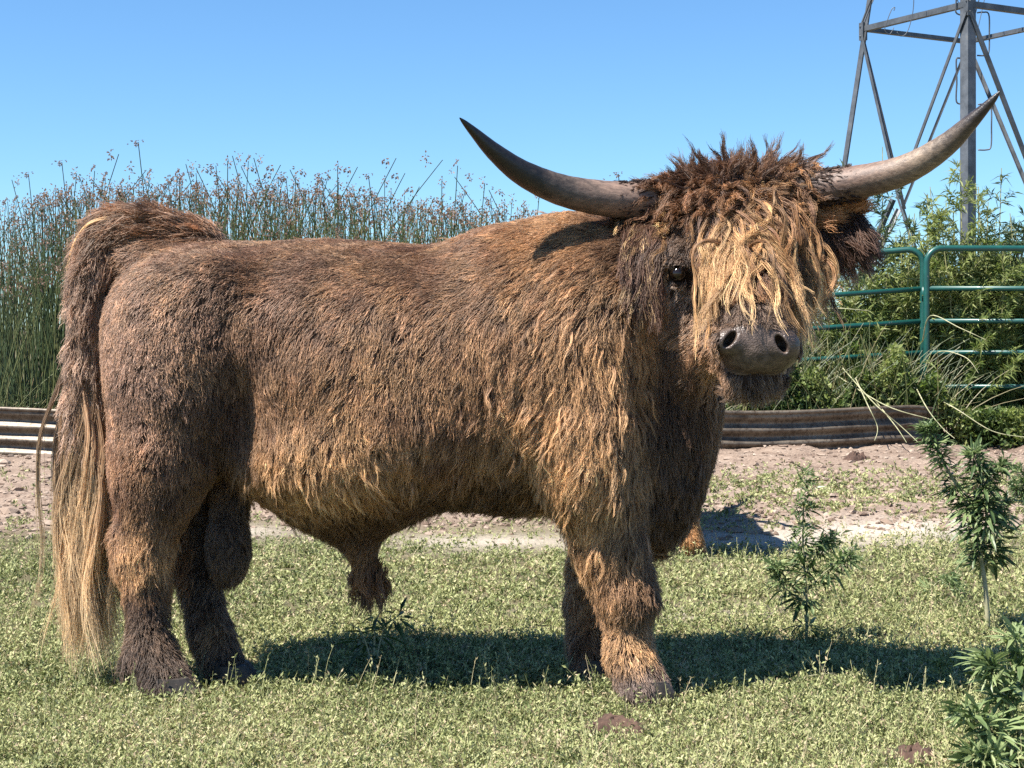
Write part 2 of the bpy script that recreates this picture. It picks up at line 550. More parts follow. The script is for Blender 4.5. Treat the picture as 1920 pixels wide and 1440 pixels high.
TALL = [(30, 330), (55, 322), (118, 300), (137, 322), (206, 280), (262, 262), (277, 320), (172, 318), (240, 300), (358, 300), (385, 303), (425, 300), (446, 284), (486, 288), (503, 296), (562, 306), (632, 310), (648, 300), (720, 283), (738, 312), (796, 280), (695, 325), (766, 338), (828, 338), (855, 308), (880, 315), (905, 340), (935, 345), (1008, 360), (1165, 322), (1144, 330), (470, 300), (330, 318), (600, 330)]
def ordinal(k):
    return str(k) + ("th" if 10 <= k % 100 <= 20 else {1: "st", 2: "nd", 3: "rd"}.get(k % 10, "th"))
def tall_rushes():
    spots = []
    for px, py in TALL:
        spots.append((px, py, rng.uniform(12.9, 14.2), True))
    while len(spots) < 290:
        px = rng.uniform(-10, 1010)
        spots.append((px, float(top_row(px)) + rng.normal(0, 16) + 5, rng.uniform(12.8, 15.0), False))
    for px, py, Y, named in spots:
        k = rng.integers(0, 10)
        ms, mf, lx = RP[k]
        Y = Y + .034 * max(-((px - 960) / FOC * Y) - .8, 0) ** 2 * .9
        top = at(px, py, Y); h = top[2] - .2
        r = bpy.data.objects.new("rush", None); r.empty_display_size = .1
        r.location = (top[0] - lx * h, Y, .2); r.scale = (h, h, h)
        link(r)
        if named:
            tag(r, "rush overtopping the bed, %s from the left of the thirty-four tallest stalks" % ordinal(sorted(q[0] for q in TALL).index(px) + 1), "rush", "rushes that overtop the bed")
        else:
            tag(r, "dark green rush stalk of ordinary height with a brown flower head in the bed", "rush", "rushes standing out of the bed")
        s = bpy.data.objects.new("stem", ms); link(s, r)
        f = bpy.data.objects.new("flower_head", mf); link(f, r); f["kind"] = "stuff"
        if named: s.scale = (1.15, 1.15, 1)
tall_rushes()

# ================================================================ WEEDS BEHIND THE TANK AND THE PANELS
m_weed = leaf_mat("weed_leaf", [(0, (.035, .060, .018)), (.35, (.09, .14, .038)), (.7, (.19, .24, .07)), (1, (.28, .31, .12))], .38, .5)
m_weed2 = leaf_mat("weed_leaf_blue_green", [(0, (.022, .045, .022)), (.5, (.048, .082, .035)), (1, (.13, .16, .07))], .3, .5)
m_twig = simple_mat("weed_stem", [(.3, (.10, .12, .04)), (.7, (.26, .24, .11))], 20, .7, bump_s=0)
m_dry = leaf_mat("dry_weed", [(0, (.20, .15, .08)), (1, (.42, .34, .2))], .3, .7)

def tall_weed(x, Y, h, spread, label, mat, nst=6, dens=1.0, lsize=.10, vshift=0.0, mleaf="foliage"):
    base = np.array([x, Y, 0.0])
    root = empty("tall_weed", base)
    tag(root, label, "weed", "tall feathery weeds behind the green panels")
    Bs, Ts, Bd, Rs = [], [], [], []
    LP, LD, LN, LL, LW, LV = [], [], [], [], [], []
    for s in range(nst):
        sh = h * (1 if s == 0 else rng.uniform(.62, .97))
        tip = np.array([rng.normal(0, spread * .55), rng.normal(0, spread * .4), sh]) if s else np.array([0, 0, sh])
        b0 = np.array([rng.normal(0, .06), rng.normal(0, .06), 0])
        Bs.append(b0); Ts.append(tip); Bd.append(np.zeros(3)); Rs.append(.010)
        nb = int(24 * dens * sh / 2)
        for q in range(nb):
            t = rng.uniform(.12, .97)
            p = b0 + (tip - b0) * t
            ln = (1.02 - t) * rng.uniform(.35, .8) * min(sh, 1.8) * .55 + .07
            a = rng.uniform(0, 6.28)
            d = norm(np.array([math.cos(a), math.sin(a) * .8, rng.uniform(.6, 1.5)]))
            e = p + d * ln
            Bs.append(p); Ts.append(e); Bd.append(np.array([0, 0, -.12 * ln])); Rs.append(.0035)
            nl = int(ln * 135 * dens) + 5
            tt = rng.random(nl)
            P = p + (e - p) * tt[:, None] + np.array([0, 0, -.12 * ln]) * (tt ** 2.2)[:, None]
            D = norm(rng.normal(size=(nl, 3)) * .85 + d * .7 + np.array([0, 0, .15]))
            LP.append(P); LD.append(D); LN.append(norm(np.cross(D, rng.normal(size=(nl, 3)))))
            LL.append(lsize * rng.uniform(.45, 1.2, nl)); LW.append(rng.uniform(.055, .10, nl) * lsize * 1.6)
            LV.append(np.clip(.35 + vshift + .18 * rng.normal(size=nl) + .25 * t + .12 * rng.normal(), 0, 1))
    n = len(Bs)
    V, F, idd, C = stems_np(np.array(Bs), np.array(Ts), np.array(Bd), np.array(Rs), 4)
    mesh_np("stem", V, F, m_twig, root)
    LP = np.concatenate(LP); LD = np.concatenate(LD); LN = np.concatenate(LN); LL = np.concatenate(LL); LW = np.concatenate(LW); LV = np.concatenate(LV)
    V, F = blades_np(LP, LD, LN, LL, LW, .22)
    o = mesh_np(mleaf, V, F, mat, root, attrs={"var": np.repeat(LV, 4)})
    o["kind"] = "stuff"
    return root

def wx(px, Y): return (px - 960) / FOC * Y
WEEDS = [
    (1655, 13.6, 275, .30, "dark feathery weed whose tip shows above the bull's pale right horn", m_weed2, 4, .8, .11, -.1),
    (1715, 13.9, 400, .40, "loose green weed below the horn left of the tower's thick leg", m_weed2, 6, .8, .12, -.05),
    (1800, 13.3, 300, .34, "bright green feathery weed growing against the tower's thick leg", m_weed, 6, 1.0, .11, .1),
    (1878, 14.0, 315, .30, "slender spiky weed rising right of the tower's thick leg", m_weed2, 5, .8, .12, -.05),
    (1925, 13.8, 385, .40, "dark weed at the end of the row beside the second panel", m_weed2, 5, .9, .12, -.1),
    (1760, 13.5, 420, .45, "pale yellow-green weed directly behind the joint of the two panels", m_weed, 8, 1.1, .10, .2),
    (1620, 13.5, 425, .42, "lush green weed behind the bull's hanging ear", m_weed, 8, 1.2, .10, .05),
    (1850, 13.4, 430, .45, "dense olive weed behind the top rail of the second panel", m_weed, 8, 1.2, .10, .0),
    (1560, 13.6, 520, .40, "low bushy weed beside the bull's jaw behind the first panel", m_weed, 8, 1.2, .09, .1),
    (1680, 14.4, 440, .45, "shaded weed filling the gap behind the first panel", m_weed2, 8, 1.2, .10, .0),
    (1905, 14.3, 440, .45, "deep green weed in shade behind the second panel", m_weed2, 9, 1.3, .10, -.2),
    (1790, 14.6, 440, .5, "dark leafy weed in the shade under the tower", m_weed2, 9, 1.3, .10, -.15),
    (1835, 13.5, 350, .35, "bright weed crowding the right-hand side of the tower's thick leg", m_weed, 7, 1.1, .10, .1),
    (1690, 13.4, 455, .40, "sunlit weed rising just above the first panel's rounded corner", m_weed, 7, 1.2, .10, .12),
    (1740, 14.2, 365, .35, "wispy weed whose top stands against the sky left of the thick leg", m_weed2, 5, .9, .11, .05),
    (1895, 13.6, 470, .45, "yellowish weed behind the second panel near the picture's edge", m_weed, 8, 1.2, .10, .1),
]
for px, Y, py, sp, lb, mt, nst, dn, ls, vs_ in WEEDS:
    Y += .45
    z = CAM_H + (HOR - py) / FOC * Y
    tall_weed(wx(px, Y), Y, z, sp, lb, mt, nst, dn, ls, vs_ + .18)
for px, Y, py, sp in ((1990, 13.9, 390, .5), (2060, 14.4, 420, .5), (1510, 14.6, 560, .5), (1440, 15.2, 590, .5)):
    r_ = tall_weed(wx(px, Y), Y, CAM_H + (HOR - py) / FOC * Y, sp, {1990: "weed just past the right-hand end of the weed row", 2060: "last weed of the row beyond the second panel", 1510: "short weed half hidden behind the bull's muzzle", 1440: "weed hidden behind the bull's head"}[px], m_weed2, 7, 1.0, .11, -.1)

def undergrowth():
    """broad-leaved plants, grass stems and dry stalks in the right end of the tank and under the panels"""
    n = 30000
    px = rng.uniform(1360, 1960, n); Y = np.where(rng.random(n) < .55, rng.uniform(13.0, 13.45, n), rng.uniform(13.6, 14.4, n))
    inside = px < 1790
    topz = np.where(inside, .55 + .14 * np.sin(px * .031) + .1 * np.sin(px * .087), .42)
    Z = .18 + (topz - .1) * rng.random(n) ** .7
    Z = np.where(inside, Z, Z - .17)
    P = np.stack([(px - 960) / FOC * Y, Y, Z], 1)
    D = norm(rng.normal(size=(n, 3)) + np.array([0, -.4, .5])); Nn = norm(np.cross(D, rng.normal(size=(n, 3))))
    L = rng.uniform(.03, .075, n)
    V, F = blades_np(P, D, Nn, L, L * rng.uniform(.35, .6, n), .15)
    var = np.clip(.55 + .25 * rng.normal(size=n) + .3 * np.sin(px * .05), 0, 1)
    o = mesh_np("undergrowth", V, F, m_weed, attrs={"var": np.repeat(var, 4)})
    tag(o, "bright broad-leaved undergrowth and rush stems in the tank's shaded end", "undergrowth", kind="stuff")
    n = 480
    px = rng.uniform(1380, 1790, n); Y = rng.uniform(12.95, 13.5, n)
    B = np.stack([(px - 960) / FOC * Y, Y, np.full(n, .2)], 1)
    ln = rng.uniform(.35, 1.05, n) * (1 - .3 * sstep(1650, 1790, px)); a = rng.normal(0, .28, n) + (rng.random(n) < .12) * rng.normal(0, .9, n)
    T = B + np.stack([np.sin(a) * ln, rng.normal(0, .15, n) * ln, np.cos(a) * ln], 1)
    V, F, idd, C = stems_np(B, T, np.stack([a * ln * .5, 0 * a, -.15 * ln], 1), rng.uniform(.003, .0055, n), 6)
    o3 = mesh_np("grass_stems", V, F, m_rush, o, attrs={"var": np.clip(rng.random(n) ** .9, 0, .9)[idd]})
    o3["kind"] = "stuff"
undergrowth()

# long stalks that hang out over the tank wall on to the mud
def stalk(pts, r, label):
    m = MB(); S = spline(pts, 22); m.tube([p for p in S], [r * (1 - .6 * i / 21) for i in range(22)], 5)
    o = m.build("bent_stalk", m_stalk, smooth=True, loc=tuple(float(v) for v in S[0]))
    tag(o, label, "stalk", "pale stalks fallen over the tank wall")
m_stalk = simple_mat("pale_stalk", [(.3, (.16, .18, .08)), (.7, (.45, .42, .26))], 15, .6, bump_s=0)
def spline(P, n):
    P = np.array(P, float); m = len(P); out = []
    for s in np.linspace(0, m - 1, n):
        i = min(int(s), m - 2); t = s - i
        p0, p1, p2, p3 = P[max(i - 1, 0)], P[i], P[i + 1], P[min(i + 2, m - 1)]
        out.append(0.5 * ((2 * p1) + (-p0 + p2) * t + (2 * p0 - 5 * p1 + 4 * p2 - p3) * t * t + (-p0 + 3 * p1 - 3 * p2 + p3) * t ** 3))
    return np.array(out)
STK = [([(1600, 700, 13.2), (1625, 755, 12.35), (1645, 800, 12.25), (1640, 826, 12.1)], "leftmost pale stalk bent straight down the dark tank wall"),
       ([(1580, 690, 13.2), (1640, 757, 12.4), (1690, 800, 12.3), (1720, 828, 12.1)], "pale stalk slanting down the dark tank wall to the mud"),
       ([(1570, 705, 13.3), (1660, 760, 12.6), (1740, 785, 12.5), (1740, 786, 12.5)], "short pale stalk lying across the rim of the tank"),
       ([(1700, 690, 13.3), (1735, 760, 12.8), (1765, 800, 12.6), (1790, 822, 12.4)], "pale stalk leaning past the rounded end of the tank"),
       ([(1730, 735, 13.3), (1790, 765, 12.9), (1860, 808, 12.7), (1925, 820, 12.6)], "long pale stalk arching out over the mud past the tank's end"),
       ([(1520, 580, 13.2), (1570, 578, 13.1), (1600, 580, 13.0), (1632, 583, 13.0)], "straight pale stem standing out sideways beside the bull's jaw"),
       ([(1730, 640, 13.2), (1745, 592, 12.9), (1800, 615, 12.6), (1850, 638, 12.5)], "arching pale stem in front of the second panel's middle rail"),
       ([(1735, 700, 13.2), (1760, 660, 12.9), (1810, 670, 12.6), (1835, 700, 12.5)], "curled pale stem in front of the second panel's lower rail"),
       ([(1640, 750, 13.1), (1680, 800, 12.3), (1700, 830, 12.1)], "thin stalk between the two slanting ones on the tank wall")]
for P_, lb in STK: stalk([at(*p) for p in P_], .006, lb)

# ================================================================ PANELS
m_green, n, l, b = new_mat("teal_paint")
nz = noise_node(n, l, 12, 6, .75)
r = ramp(n, l, nz.outputs[0], [(.30, (.22, .24, .22)), (.35, (.007, .058, .048)), (.7, (.010, .085, .070))])
l.new(r.outputs[0], b.inputs["Base Color"]); b.inputs["Roughness"].default_value = .38
b.inputs["Coat Weight"].default_value = .2
def rounded_path(c1, c2, rad, up):
    return c1
def panel(x0, y0, x1, y1, ztops, label, roll=0.0, braces=(.5,)):
    """tubular livestock panel: outer bow with rounded top corners and cross rails"""
    A = Vector((x0, y0, 0)); Bq = Vector((x1, y1, 0)); d = (Bq - A); Ld = d.length; d.normalize()
    root = empty("livestock_panel", A)
    tag(root, label, "panel", "green tubular panels in front of the weeds")
    def pt(s, z):
        q = d * s; return (q.x, q.y, z + roll * s)
    H = ztops[0]; R = .13
    m = MB()
    path = [pt(0, .02), pt(0, H * .5), pt(0, H - R)]
    for k in range(1, 8):
        w = math.pi / 2 * k / 8
        path.append(pt(R - R * math.cos(w), H - R + R * math.sin(w)))
    path += [pt(R, H), pt(Ld * .5, H), pt(Ld - R, H)]
    for k in range(1, 8):
        w = math.pi / 2 * k / 8
        path.append(pt(Ld - R + R * math.sin(w), H - R + R * math.cos(w)))
    path += [pt(Ld, H - R), pt(Ld, H * .5), pt(Ld, .02)]
    m.tube(path, .026, 12)
    m.build("outer_frame", m_green, root, smooth=True)
    for z in ztops[1:]:
        m = MB(); m.tube([pt(.02, z), pt(Ld * .5, z), pt(Ld - .02, z)], .0215, 10); m.build("rail", m_green, root, smooth=True)
    for s in braces:
        m = MB(); q = Vector(pt(Ld * s, (H - .03) / 2)); q = q + Vector((d.y, -d.x, 0)) * .0
        m.box(q, (.028, .006, (H - .06) / 2), Matrix.Rotation(math.atan2(d.y, d.x), 3, 'Z')); m.build("brace", m_green, root)
    for s in (-.0,):
        m = MB(); m.tube([pt(Ld + .012, H * .78), pt(Ld + .012, H * .70)], .034, 10); m.build("pin_sleeve", m_green, root, smooth=True)
    return root
YP = 13.55
zr = [CAM_H + (HOR - y) / FOC * YP for y in (466, 541, 602, 661, 725, 790)]
panel(wx(1731, YP) - 2.85, YP + .65, wx(1731, YP) - .002, YP, [z - .20 for z in zr[:5]], "green panel sloping away towards the bull's head in sunlight", roll=.20 / 2.92, braces=(.45,))
panel(wx(1734, YP), YP - .055, wx(1738, YP) + 3.0, YP + .15, zr, "darker green panel running level out of the picture on the right", braces=(.55,))
panel(wx(1858, 15.8), 15.8, wx(1858, 15.8) + 3.0, 15.6, [CAM_H + (HOR - y) / FOC * 15.8 for y in (457, 520, 580, 640)], "far green panel glimpsed behind the weeds at the right edge", braces=())

# ================================================================ WINDMILL TOWER
m_steel, n, l, b = new_mat("weathered_angle_iron")
nz = noise_node(n, l, 6, 6, .7)
r = ramp(n, l, nz.outputs[0], [(.35, (.07, .075, .08)), (.6, (.13, .14, .15)), (.8, (.20, .19, .175))])
l.new(r.outputs[0], b.inputs["Base Color"]); b.inputs["Metallic"].default_value = .5; b.inputs["Roughness"].default_value = .55
bump(n, l, nz.outputs[0], .2, .004, b)
KT = 16.2 / 14.9
TX, TY = wx(1815, 16.2), 16.2
TB = math.atan2(TX, TY)      # the tower stands cornerwise to the path from which it is seen
TR = Matrix.Rotation(-TB, 3, 'Z')
def s_of(z): return (.965 * KT - .150 * (z - 4.07))
tower = empty("windmill_tower", (TX, TY, 0))
tag(tower, "grey steel lattice windmill tower rising out of the frame behind the weeds", "tower")
def corner(k, z):
    s = s_of(z)
    return TR @ Vector([(0, -s, z), (-s, 0, z), (s, 0, z), (0, s, z)][k])       # near, left, right, back
dirs = {0: ((-1, 1, 0), (1, 1, 0)), 1: ((1, -1, 0), (1, 1, 0)), 2: ((-1, -1, 0), (-1, 1, 0)), 3: ((-1, -1, 0), (1, -1, 0))}
for k, w in ((0, .102), (1, .065), (2, .065), (3, .065)):
    m = MB(); m.angle_iron(corner(k, -.1), corner(k, 7.2), w, .008, TR @ Vector(dirs[k][0]), TR @ Vector(dirs[k][1])); m.build("leg", m_steel, tower)
def strut(a, b_, w, nm, off):
    mid = (a + b_) / 2; out = Vector((mid.x, mid.y, 0)).normalized()
    m = MB(); m.angle_iron(a + out * off, b_ + out * off, w, .005, (0, 0, 1), -out); return m.build(nm, m_steel, tower)
ZG = 4.07; ZM = 2.28
for zg in (ZG, 6.7):
    for k0, k1 in ((1, 0), (0, 2), (1, 3), (3, 2)):
        strut(corner(k0, zg), corner(k1, zg), .055, "girt", .004)
for i, (k0, k1) in enumerate(((1, 0), (0, 2), (1, 3), (3, 2))):
    M_ = (corner(k0, ZM) + corner(k1, ZM)) / 2
    strut(corner(k0, ZG - .05), M_, .040, "brace", .012); strut(corner(k1, ZG - .05), M_, .026, "brace", .026)
    strut(M_, corner(k1, .1), .034, "brace", .040); strut(M_, corner(k0, .1), .034, "brace", .054)
    strut(corner(k0, 6.6), corner(k1, ZG + .06), .012, "brace", .012); strut(corner(k0, ZG + .06), corner(k1, 6.6), .012, "brace", .026)
for k in range(4):
    m = MB()
    c = corner(k, ZG); o_ = Vector((c.x, c.y, 0)).normalized(); e = o_.cross(Vector((0, 0, 1)))
    m.box(c - o_ * .010, (.030, .030, .09), Matrix.Rotation(math.pi / 4 - TB, 3, 'Z'))
    m.build("gusset_plate", m_steel, tower)
    for z in (-.05, .05):
        for dx in (-.018, .018):
            m = MB(); m.tube([c + o_ * .0 + e * dx + Vector((0, 0, z)), c + o_ * .028 + e * dx + Vector((0, 0, z))], .008, 6); m.build("bolt", m_steel, tower)
# climbing steps bent from rod on the near and back legs
def step(px0, px1, y0, y1, Y):
    m = MB()
    p = [at(px0, y0, Y), at((px0 + px1) / 2, y0 - 1, Y), at(px1, y0 + 3, Y), at(px1 + 1, (y0 + y1) / 2, Y), at(px1, y1 - 6, Y), at((px0 + px1) / 2 + 3, y1, Y), at(px0, y1, Y)]
    S = spline(p, 26) - np.array([TX, TY, 0]); m.tube([q for q in S], .008, 6)
    m.build("climbing_step", m_steel, tower, smooth=True)
step(1832, 1854, 24, 104, 16.9); step(1834, 1858, 196, 281, 16.9); step(1804, 1793, 110, 195, 15.3); step(1804, 1792, -30, 28, 15.3)
def wire(pts, r=.004):
    m = MB(); S = spline([at(*p) for p in pts], 24) - np.array([TX, TY, 0]); m.tube([q for q in S], r, 5); m.build("dangling_wire", m_steel, tower, smooth=True)
wire([(1676, 20, 15.6), (1678, 14, 15.6), (1672, 18, 15.6), (1664, 38, 15.6), (1659, 56, 15.6), (1668, 64, 15.6), (1676, 52, 15.6)])
wire([(1714, -30, 15.6), (1712, 20, 15.6), (1702, 58, 15.6), (1690, 68, 15.6), (1682, 60, 15.6)])
wire([(1848, -10, 16.6), (1840, 25, 16.6), (1834, 52, 16.6)])
m = MB(); m.tube([(0, 0, 0), (0, 0, 7)], .012, 8); m.build("pump_rod", m_steel, tower, smooth=True)
print("back", time.time() - T0)
# ================================================================ THE BULL
# ---- a distance field of the body, built from tapered limbs and ellipsoids blended into each other
prims = []
def ell(px, py, Y, rx, ry, rz, k=0.06, rot=None):
    prims.append(('e', at(px, py, Y), np.array([rx, ry, rz]), k, rot))
def cone(a, ra, b, rb, k=0.05):
    prims.append(('c', at(*a), ra, at(*b), rb, k))
def carve(px, py, Y, rx, ry, rz, k=0.02, rot=None):
    prims.append(('s', at(px, py, Y), np.array([rx, ry, rz]), k, rot))

def rotm(ax, deg):
    return np.array(Matrix.Rotation(math.radians(deg), 3, ax))

YB = 4.55
# trunk
ell(700, 712, YB, .60, .33, .385)
ell(560, 660, YB, .40, .285, .31)
ell(960, 690, YB, .36, .34, .405)
ell(1085, 690, 4.36, .19, .15, .30)
ell(1105, 840, 4.32, .135, .13, .20)
ell(1090, 740, 4.74, .20, .15, .36)
ell(1070, 540, 4.56, .22, .19, .205)
ell(395, 610, YB, .30, .29, .235)
ell(330, 690, 4.40, .195, .16, .30)
ell(270, 487, 4.55, .13, .11, .075)
ell(300, 860, 4.40, .125, .12, .17)
ell(355, 700, 4.68, .205, .15, .33)
cone((1100, 590, 4.52), .25, (1320, 520, 4.46), .17, .08)
ell(1215, 830, 4.50, .17, .17, .30)
ell(1285, 730, 4.46, .10, .12, .22)
# belly line towards the sheath
ell(660, 900, YB, .22, .17, .16)
ell(615, 850, 4.46, .235, .235, .125, .09)
ell(760, 800, 4.48, .20, .245, .14, .10)
cone((660, 960, YB), .08, (690, 1075, YB), .018, .06)
# near hind leg
cone((310, 860, 4.40), .125, (268, 1035, 4.38), .066, .05)
cone((228, 1005, 4.38), .030, (262, 1060, 4.38), .045, .03)
ell(245, 1240, 4.36, .018, .03, .02, .02)
cone((270, 1035, 4.38), .060, (280, 1200, 4.36), .042, .03)
cone((282, 1215, 4.36), .055, (316, 1290, 4.32), .056, .03)
# far hind leg
cone((395, 820, 4.66), .13, (362, 1040, 4.60), .062, .05)
cone((362, 1040, 4.60), .060, (398, 1190, 4.52), .046, .03)
cone((398, 1190, 4.52), .052, (425, 1262, 4.48), .052, .03)
# scrotum
ell(428, 1035, 4.50, .058, .055, .095, .02)
cone((435, 900, 4.52), .05, (428, 1010, 4.50), .045, .03)
# near front leg
cone((1115, 900, 4.36), .130, (1145, 1020, 4.35), .090, .05)
cone((1145, 1020, 4.35), .084, (1176, 1120, 4.33), .066, .03)
ell(1180, 1118, 4.31, .062, .06, .05, .03)
cone((1174, 1130, 4.33), .054, (1178, 1215, 4.31), .044, .03)
cone((1180, 1230, 4.31), .056, (1207, 1292, 4.28), .058, .03)
# far front leg
cone((1150, 950, 4.66), .11, (1105, 1130, 4.60), .052, .05)
cone((1105, 1130, 4.60), .048, (1103, 1210, 4.58), .043, .03)
cone((1103, 1210, 4.58), .048, (1112, 1255, 4.56), .054, .03)
# head
ell(1372, 415, 4.40, .150, .13, .120, .05)
cone((1380, 455, 4.35), .125, (1418, 610, 4.14), .088, .04)
ell(1424, 655, 4.12, .106, .075, .067, .04)
ell(1412, 716, 4.16, .070, .06, .044, .03)
cone((1310, 600, 4.40), .085, (1395, 690, 4.19), .05, .05)
cone((1470, 600, 4.40), .07, (1440, 690, 4.20), .045, .05)
ell(1275, 480, 4.31, .045, .045, .035, .04)
ell(1476, 478, 4.34, .045, .045, .035, .04)
ell(1290, 660, 4.36, .07, .08, .12, .05)
cone((1230, 380, 4.44), .05, (1500, 352, 4.44), .05, .04)
carve(440, 810, 4.16, .062, .17, .21, .06)
carve(945, 730, 4.12, .045, .055, .22, .09)
carve(490, 610, 4.17, .11, .06, .10, .09)
ell(395, 535, 4.33, .06, .045, .06, .09)
carve(1215, 800, 4.18, .03, .10, .26, .08)
# eye sockets, nostrils and mouth
EYES = [(1272, 513, 4.262), (1487, 508, 4.30)]
for e in EYES:
    carve(e[0], e[1], e[2] - 0.012, .030, .028, .019, .012)
    ell(e[0] - 2, e[1] - 20, e[2] + 0.002, .030, .016, .009, .010)
    ell(e[0] + 2, e[1] + 19, e[2] + 0.006, .026, .014, .007, .010)
ell(1362, 640, 4.07, .034, .030, .030, .035)
ell(1472, 646, 4.07, .032, .030, .030, .035)
NOSTRILS = [(1370, 636, 4.04, 40), (1466, 645, 4.04, -30)]
for nx_, ny_, nY, rr in NOSTRILS:
    carve(nx_, ny_, nY, .0115, .055, .025, .007, rotm('Y', rr))
carve(1418, 704, 4.06, .060, .045, .0050, .006)
for q in range(5):
    pass

def field(X0, X1, h):
    nx, ny, nz = [int(math.ceil((X1[i] - X0[i]) / h)) + 1 for i in range(3)]
    gxs = X0[0] + h * np.arange(nx, dtype=np.float32)
    gys = X0[1] + h * np.arange(ny, dtype=np.float32)
    gzs = X0[2] + h * np.arange(nz, dtype=np.float32)
    F = np.full((nx, ny, nz), 0.4, dtype=np.float32)
    M = 0.16
    for pr in prims:
        if pr[0] in 'es':
            c, r, k, rot = pr[1], pr[2], pr[3], pr[4]
            mr = r.max() if rot is not None else r
            lo = c - mr - (M if pr[0] == 'e' else 0.03); hi = c + mr + (M if pr[0] == 'e' else 0.03)
        else:
            a, ra, b, rb, k = pr[1:]
            lo = np.minimum(a - ra, b - rb) - M; hi = np.maximum(a + ra, b + rb) + M
        i0 = np.clip(((lo - X0) / h).astype(int), 0, [nx, ny, nz]); i1 = np.clip(((hi - X0) / h).astype(int) + 2, 0, [nx, ny, nz])
        if np.any(i1 <= i0): continue
        x = gxs[i0[0]:i1[0]][:, None, None]; y = gys[i0[1]:i1[1]][None, :, None]; z = gzs[i0[2]:i1[2]][None, None, :]
        if pr[0] in 'es':
            dx, dy, dz = x - np.float32(c[0]), y - np.float32(c[1]), z - np.float32(c[2])
            if rot is not None:
                R = rot.T.astype(np.float32)
                dx, dy, dz = (R[0, 0] * dx + R[0, 1] * dy + R[0, 2] * dz, R[1, 0] * dx + R[1, 1] * dy + R[1, 2] * dz, R[2, 0] * dx + R[2, 1] * dy + R[2, 2] * dz)
            r = r.astype(np.float32)
            k0 = np.sqrt((dx / r[0]) ** 2 + (dy / r[1]) ** 2 + (dz / r[2]) ** 2)
            k1 = np.sqrt((dx / r[0] ** 2) ** 2 + (dy / r[1] ** 2) ** 2 + (dz / r[2] ** 2) ** 2)
            d = k0 * (k0 - 1) / np.maximum(k1, 1e-6)
            d = np.where(k0 < 0.05, -r.min(), d)
        else:
            ab = (b - a).astype(np.float32); L2 = float(ab @ ab)
            dx, dy, dz = x - np.float32(a[0]), y - np.float32(a[1]), z - np.float32(a[2])
            t = np.clip((dx * ab[0] + dy * ab[1] + dz * ab[2]) / L2, 0, 1)
            d = np.sqrt((dx - t * ab[0]) ** 2 + (dy - t * ab[1]) ** 2 + (dz - t * ab[2]) ** 2) - (ra + (rb - ra) * t)
        S = F[i0[0]:i1[0], i0[1]:i1[1], i0[2]:i1[2]]
        if pr[0] == 's':
            hh = np.maximum(k - np.abs(S + d), 0) / k
            S[...] = np.maximum(S, -d) + hh * hh * k * 0.25
        else:
            hh = np.maximum(k - np.abs(S - d), 0) / k
            S[...] = np.minimum(S, d) - hh * hh * k * 0.25
    return F

def surface_nets(F, X0, h):
    nx, ny, nz = F.shape
    S = F < 0
    c = [S[i:nx - 1 + i, j:ny - 1 + j, k:nz - 1 + k] for i in (0, 1) for j in (0, 1) for k in (0, 1)]
    anyv = c[0].copy(); allv = c[0].copy()
    for q in c[1:]: anyv |= q; allv &= q
    act = anyv & ~allv
    I = np.argwhere(act)
    idx = np.full(act.shape, -1, dtype=np.int32); idx[act] = np.arange(len(I))
    corner = [(i, j, k) for i in (0, 1) for j in (0, 1) for k in (0, 1)]
    val = {cc: F[I[:, 0] + cc[0], I[:, 1] + cc[1], I[:, 2] + cc[2]] for cc in corner}
    acc = np.zeros((len(I), 3)); cnt = np.zeros(len(I))
    for a in corner:
        for ax in range(3):
            if a[ax] == 0:
                b = list(a); b[ax] = 1; b = tuple(b)
                fa, fb = val[a], val[b]
                m = (fa < 0) != (fb < 0)
                t = np.where(m, fa / np.where(m, fa - fb, 1), 0)
                p = np.tile(np.array(a, float), (len(I), 1)); p[:, ax] += t
                acc += p * m[:, None]; cnt += m
    V = X0 + h * (I + acc / cnt[:, None])
    faces = []
    for ax in range(3):
        sl0 = [slice(None)] * 3; sl1 = [slice(None)] * 3
        sl0[ax] = slice(0, -1); sl1[ax] = slice(1, None)
        s0 = S[tuple(sl0)]; s1 = S[tuple(sl1)]
        E = np.argwhere(s0 != s1)
        u, v = [(1, 2), (2, 0), (0, 1)][ax]
        ok = (E[:, u] > 0) & (E[:, v] > 0) & (E[:, u] < F.shape[u] - 1) & (E[:, v] < F.shape[v] - 1)
        E = E[ok]
        def cell(du, dv):
            q = E.copy(); q[:, u] += du; q[:, v] += dv
            return idx[q[:, 0], q[:, 1], q[:, 2]]
        Q = np.stack([cell(-1, -1), cell(0, -1), cell(0, 0), cell(-1, 0)], axis=1)
        ins = S[E[:, 0], E[:, 1], E[:, 2]]
        Q[~ins] = Q[~ins][:, ::-1]
        faces.append(Q)
    return V, np.concatenate(faces)

BH = 0.010
B0 = at(60, 1330, YB); B0 = np.array([-1.36, 3.86, -0.02]); B1 = np.array([1.02, 5.12, 1.46])
BF = field(B0, B1, BH)
BG = np.stack(np.gradient(BF), axis=-1)

def sample(Fd, P):
    q = (P - B0) / BH
    q = np.clip(q, 0, np.array(BF.shape) - 1.001)
    i = q.astype(int); f = (q - i)
    out = 0
    for a in (0, 1):
        for b in (0, 1):
            for c in (0, 1):
                w = (f[:, 0] if a else 1 - f[:, 0]) * (f[:, 1] if b else 1 - f[:, 1]) * (f[:, 2] if c else 1 - f[:, 2])
                v = Fd[i[:, 0] + a, i[:, 1] + b, i[:, 2] + c]
                out = out + (w[:, None] * v if v.ndim > 1 else w * v)
    return out

def uv_of(P):
    """bearing (px, py) of points, used to look the measured coat regions up"""
    return 960 + P[:, 0] / P[:, 1] * FOC, HOR - (P[:, 2] - CAM_H) / P[:, 1] * FOC

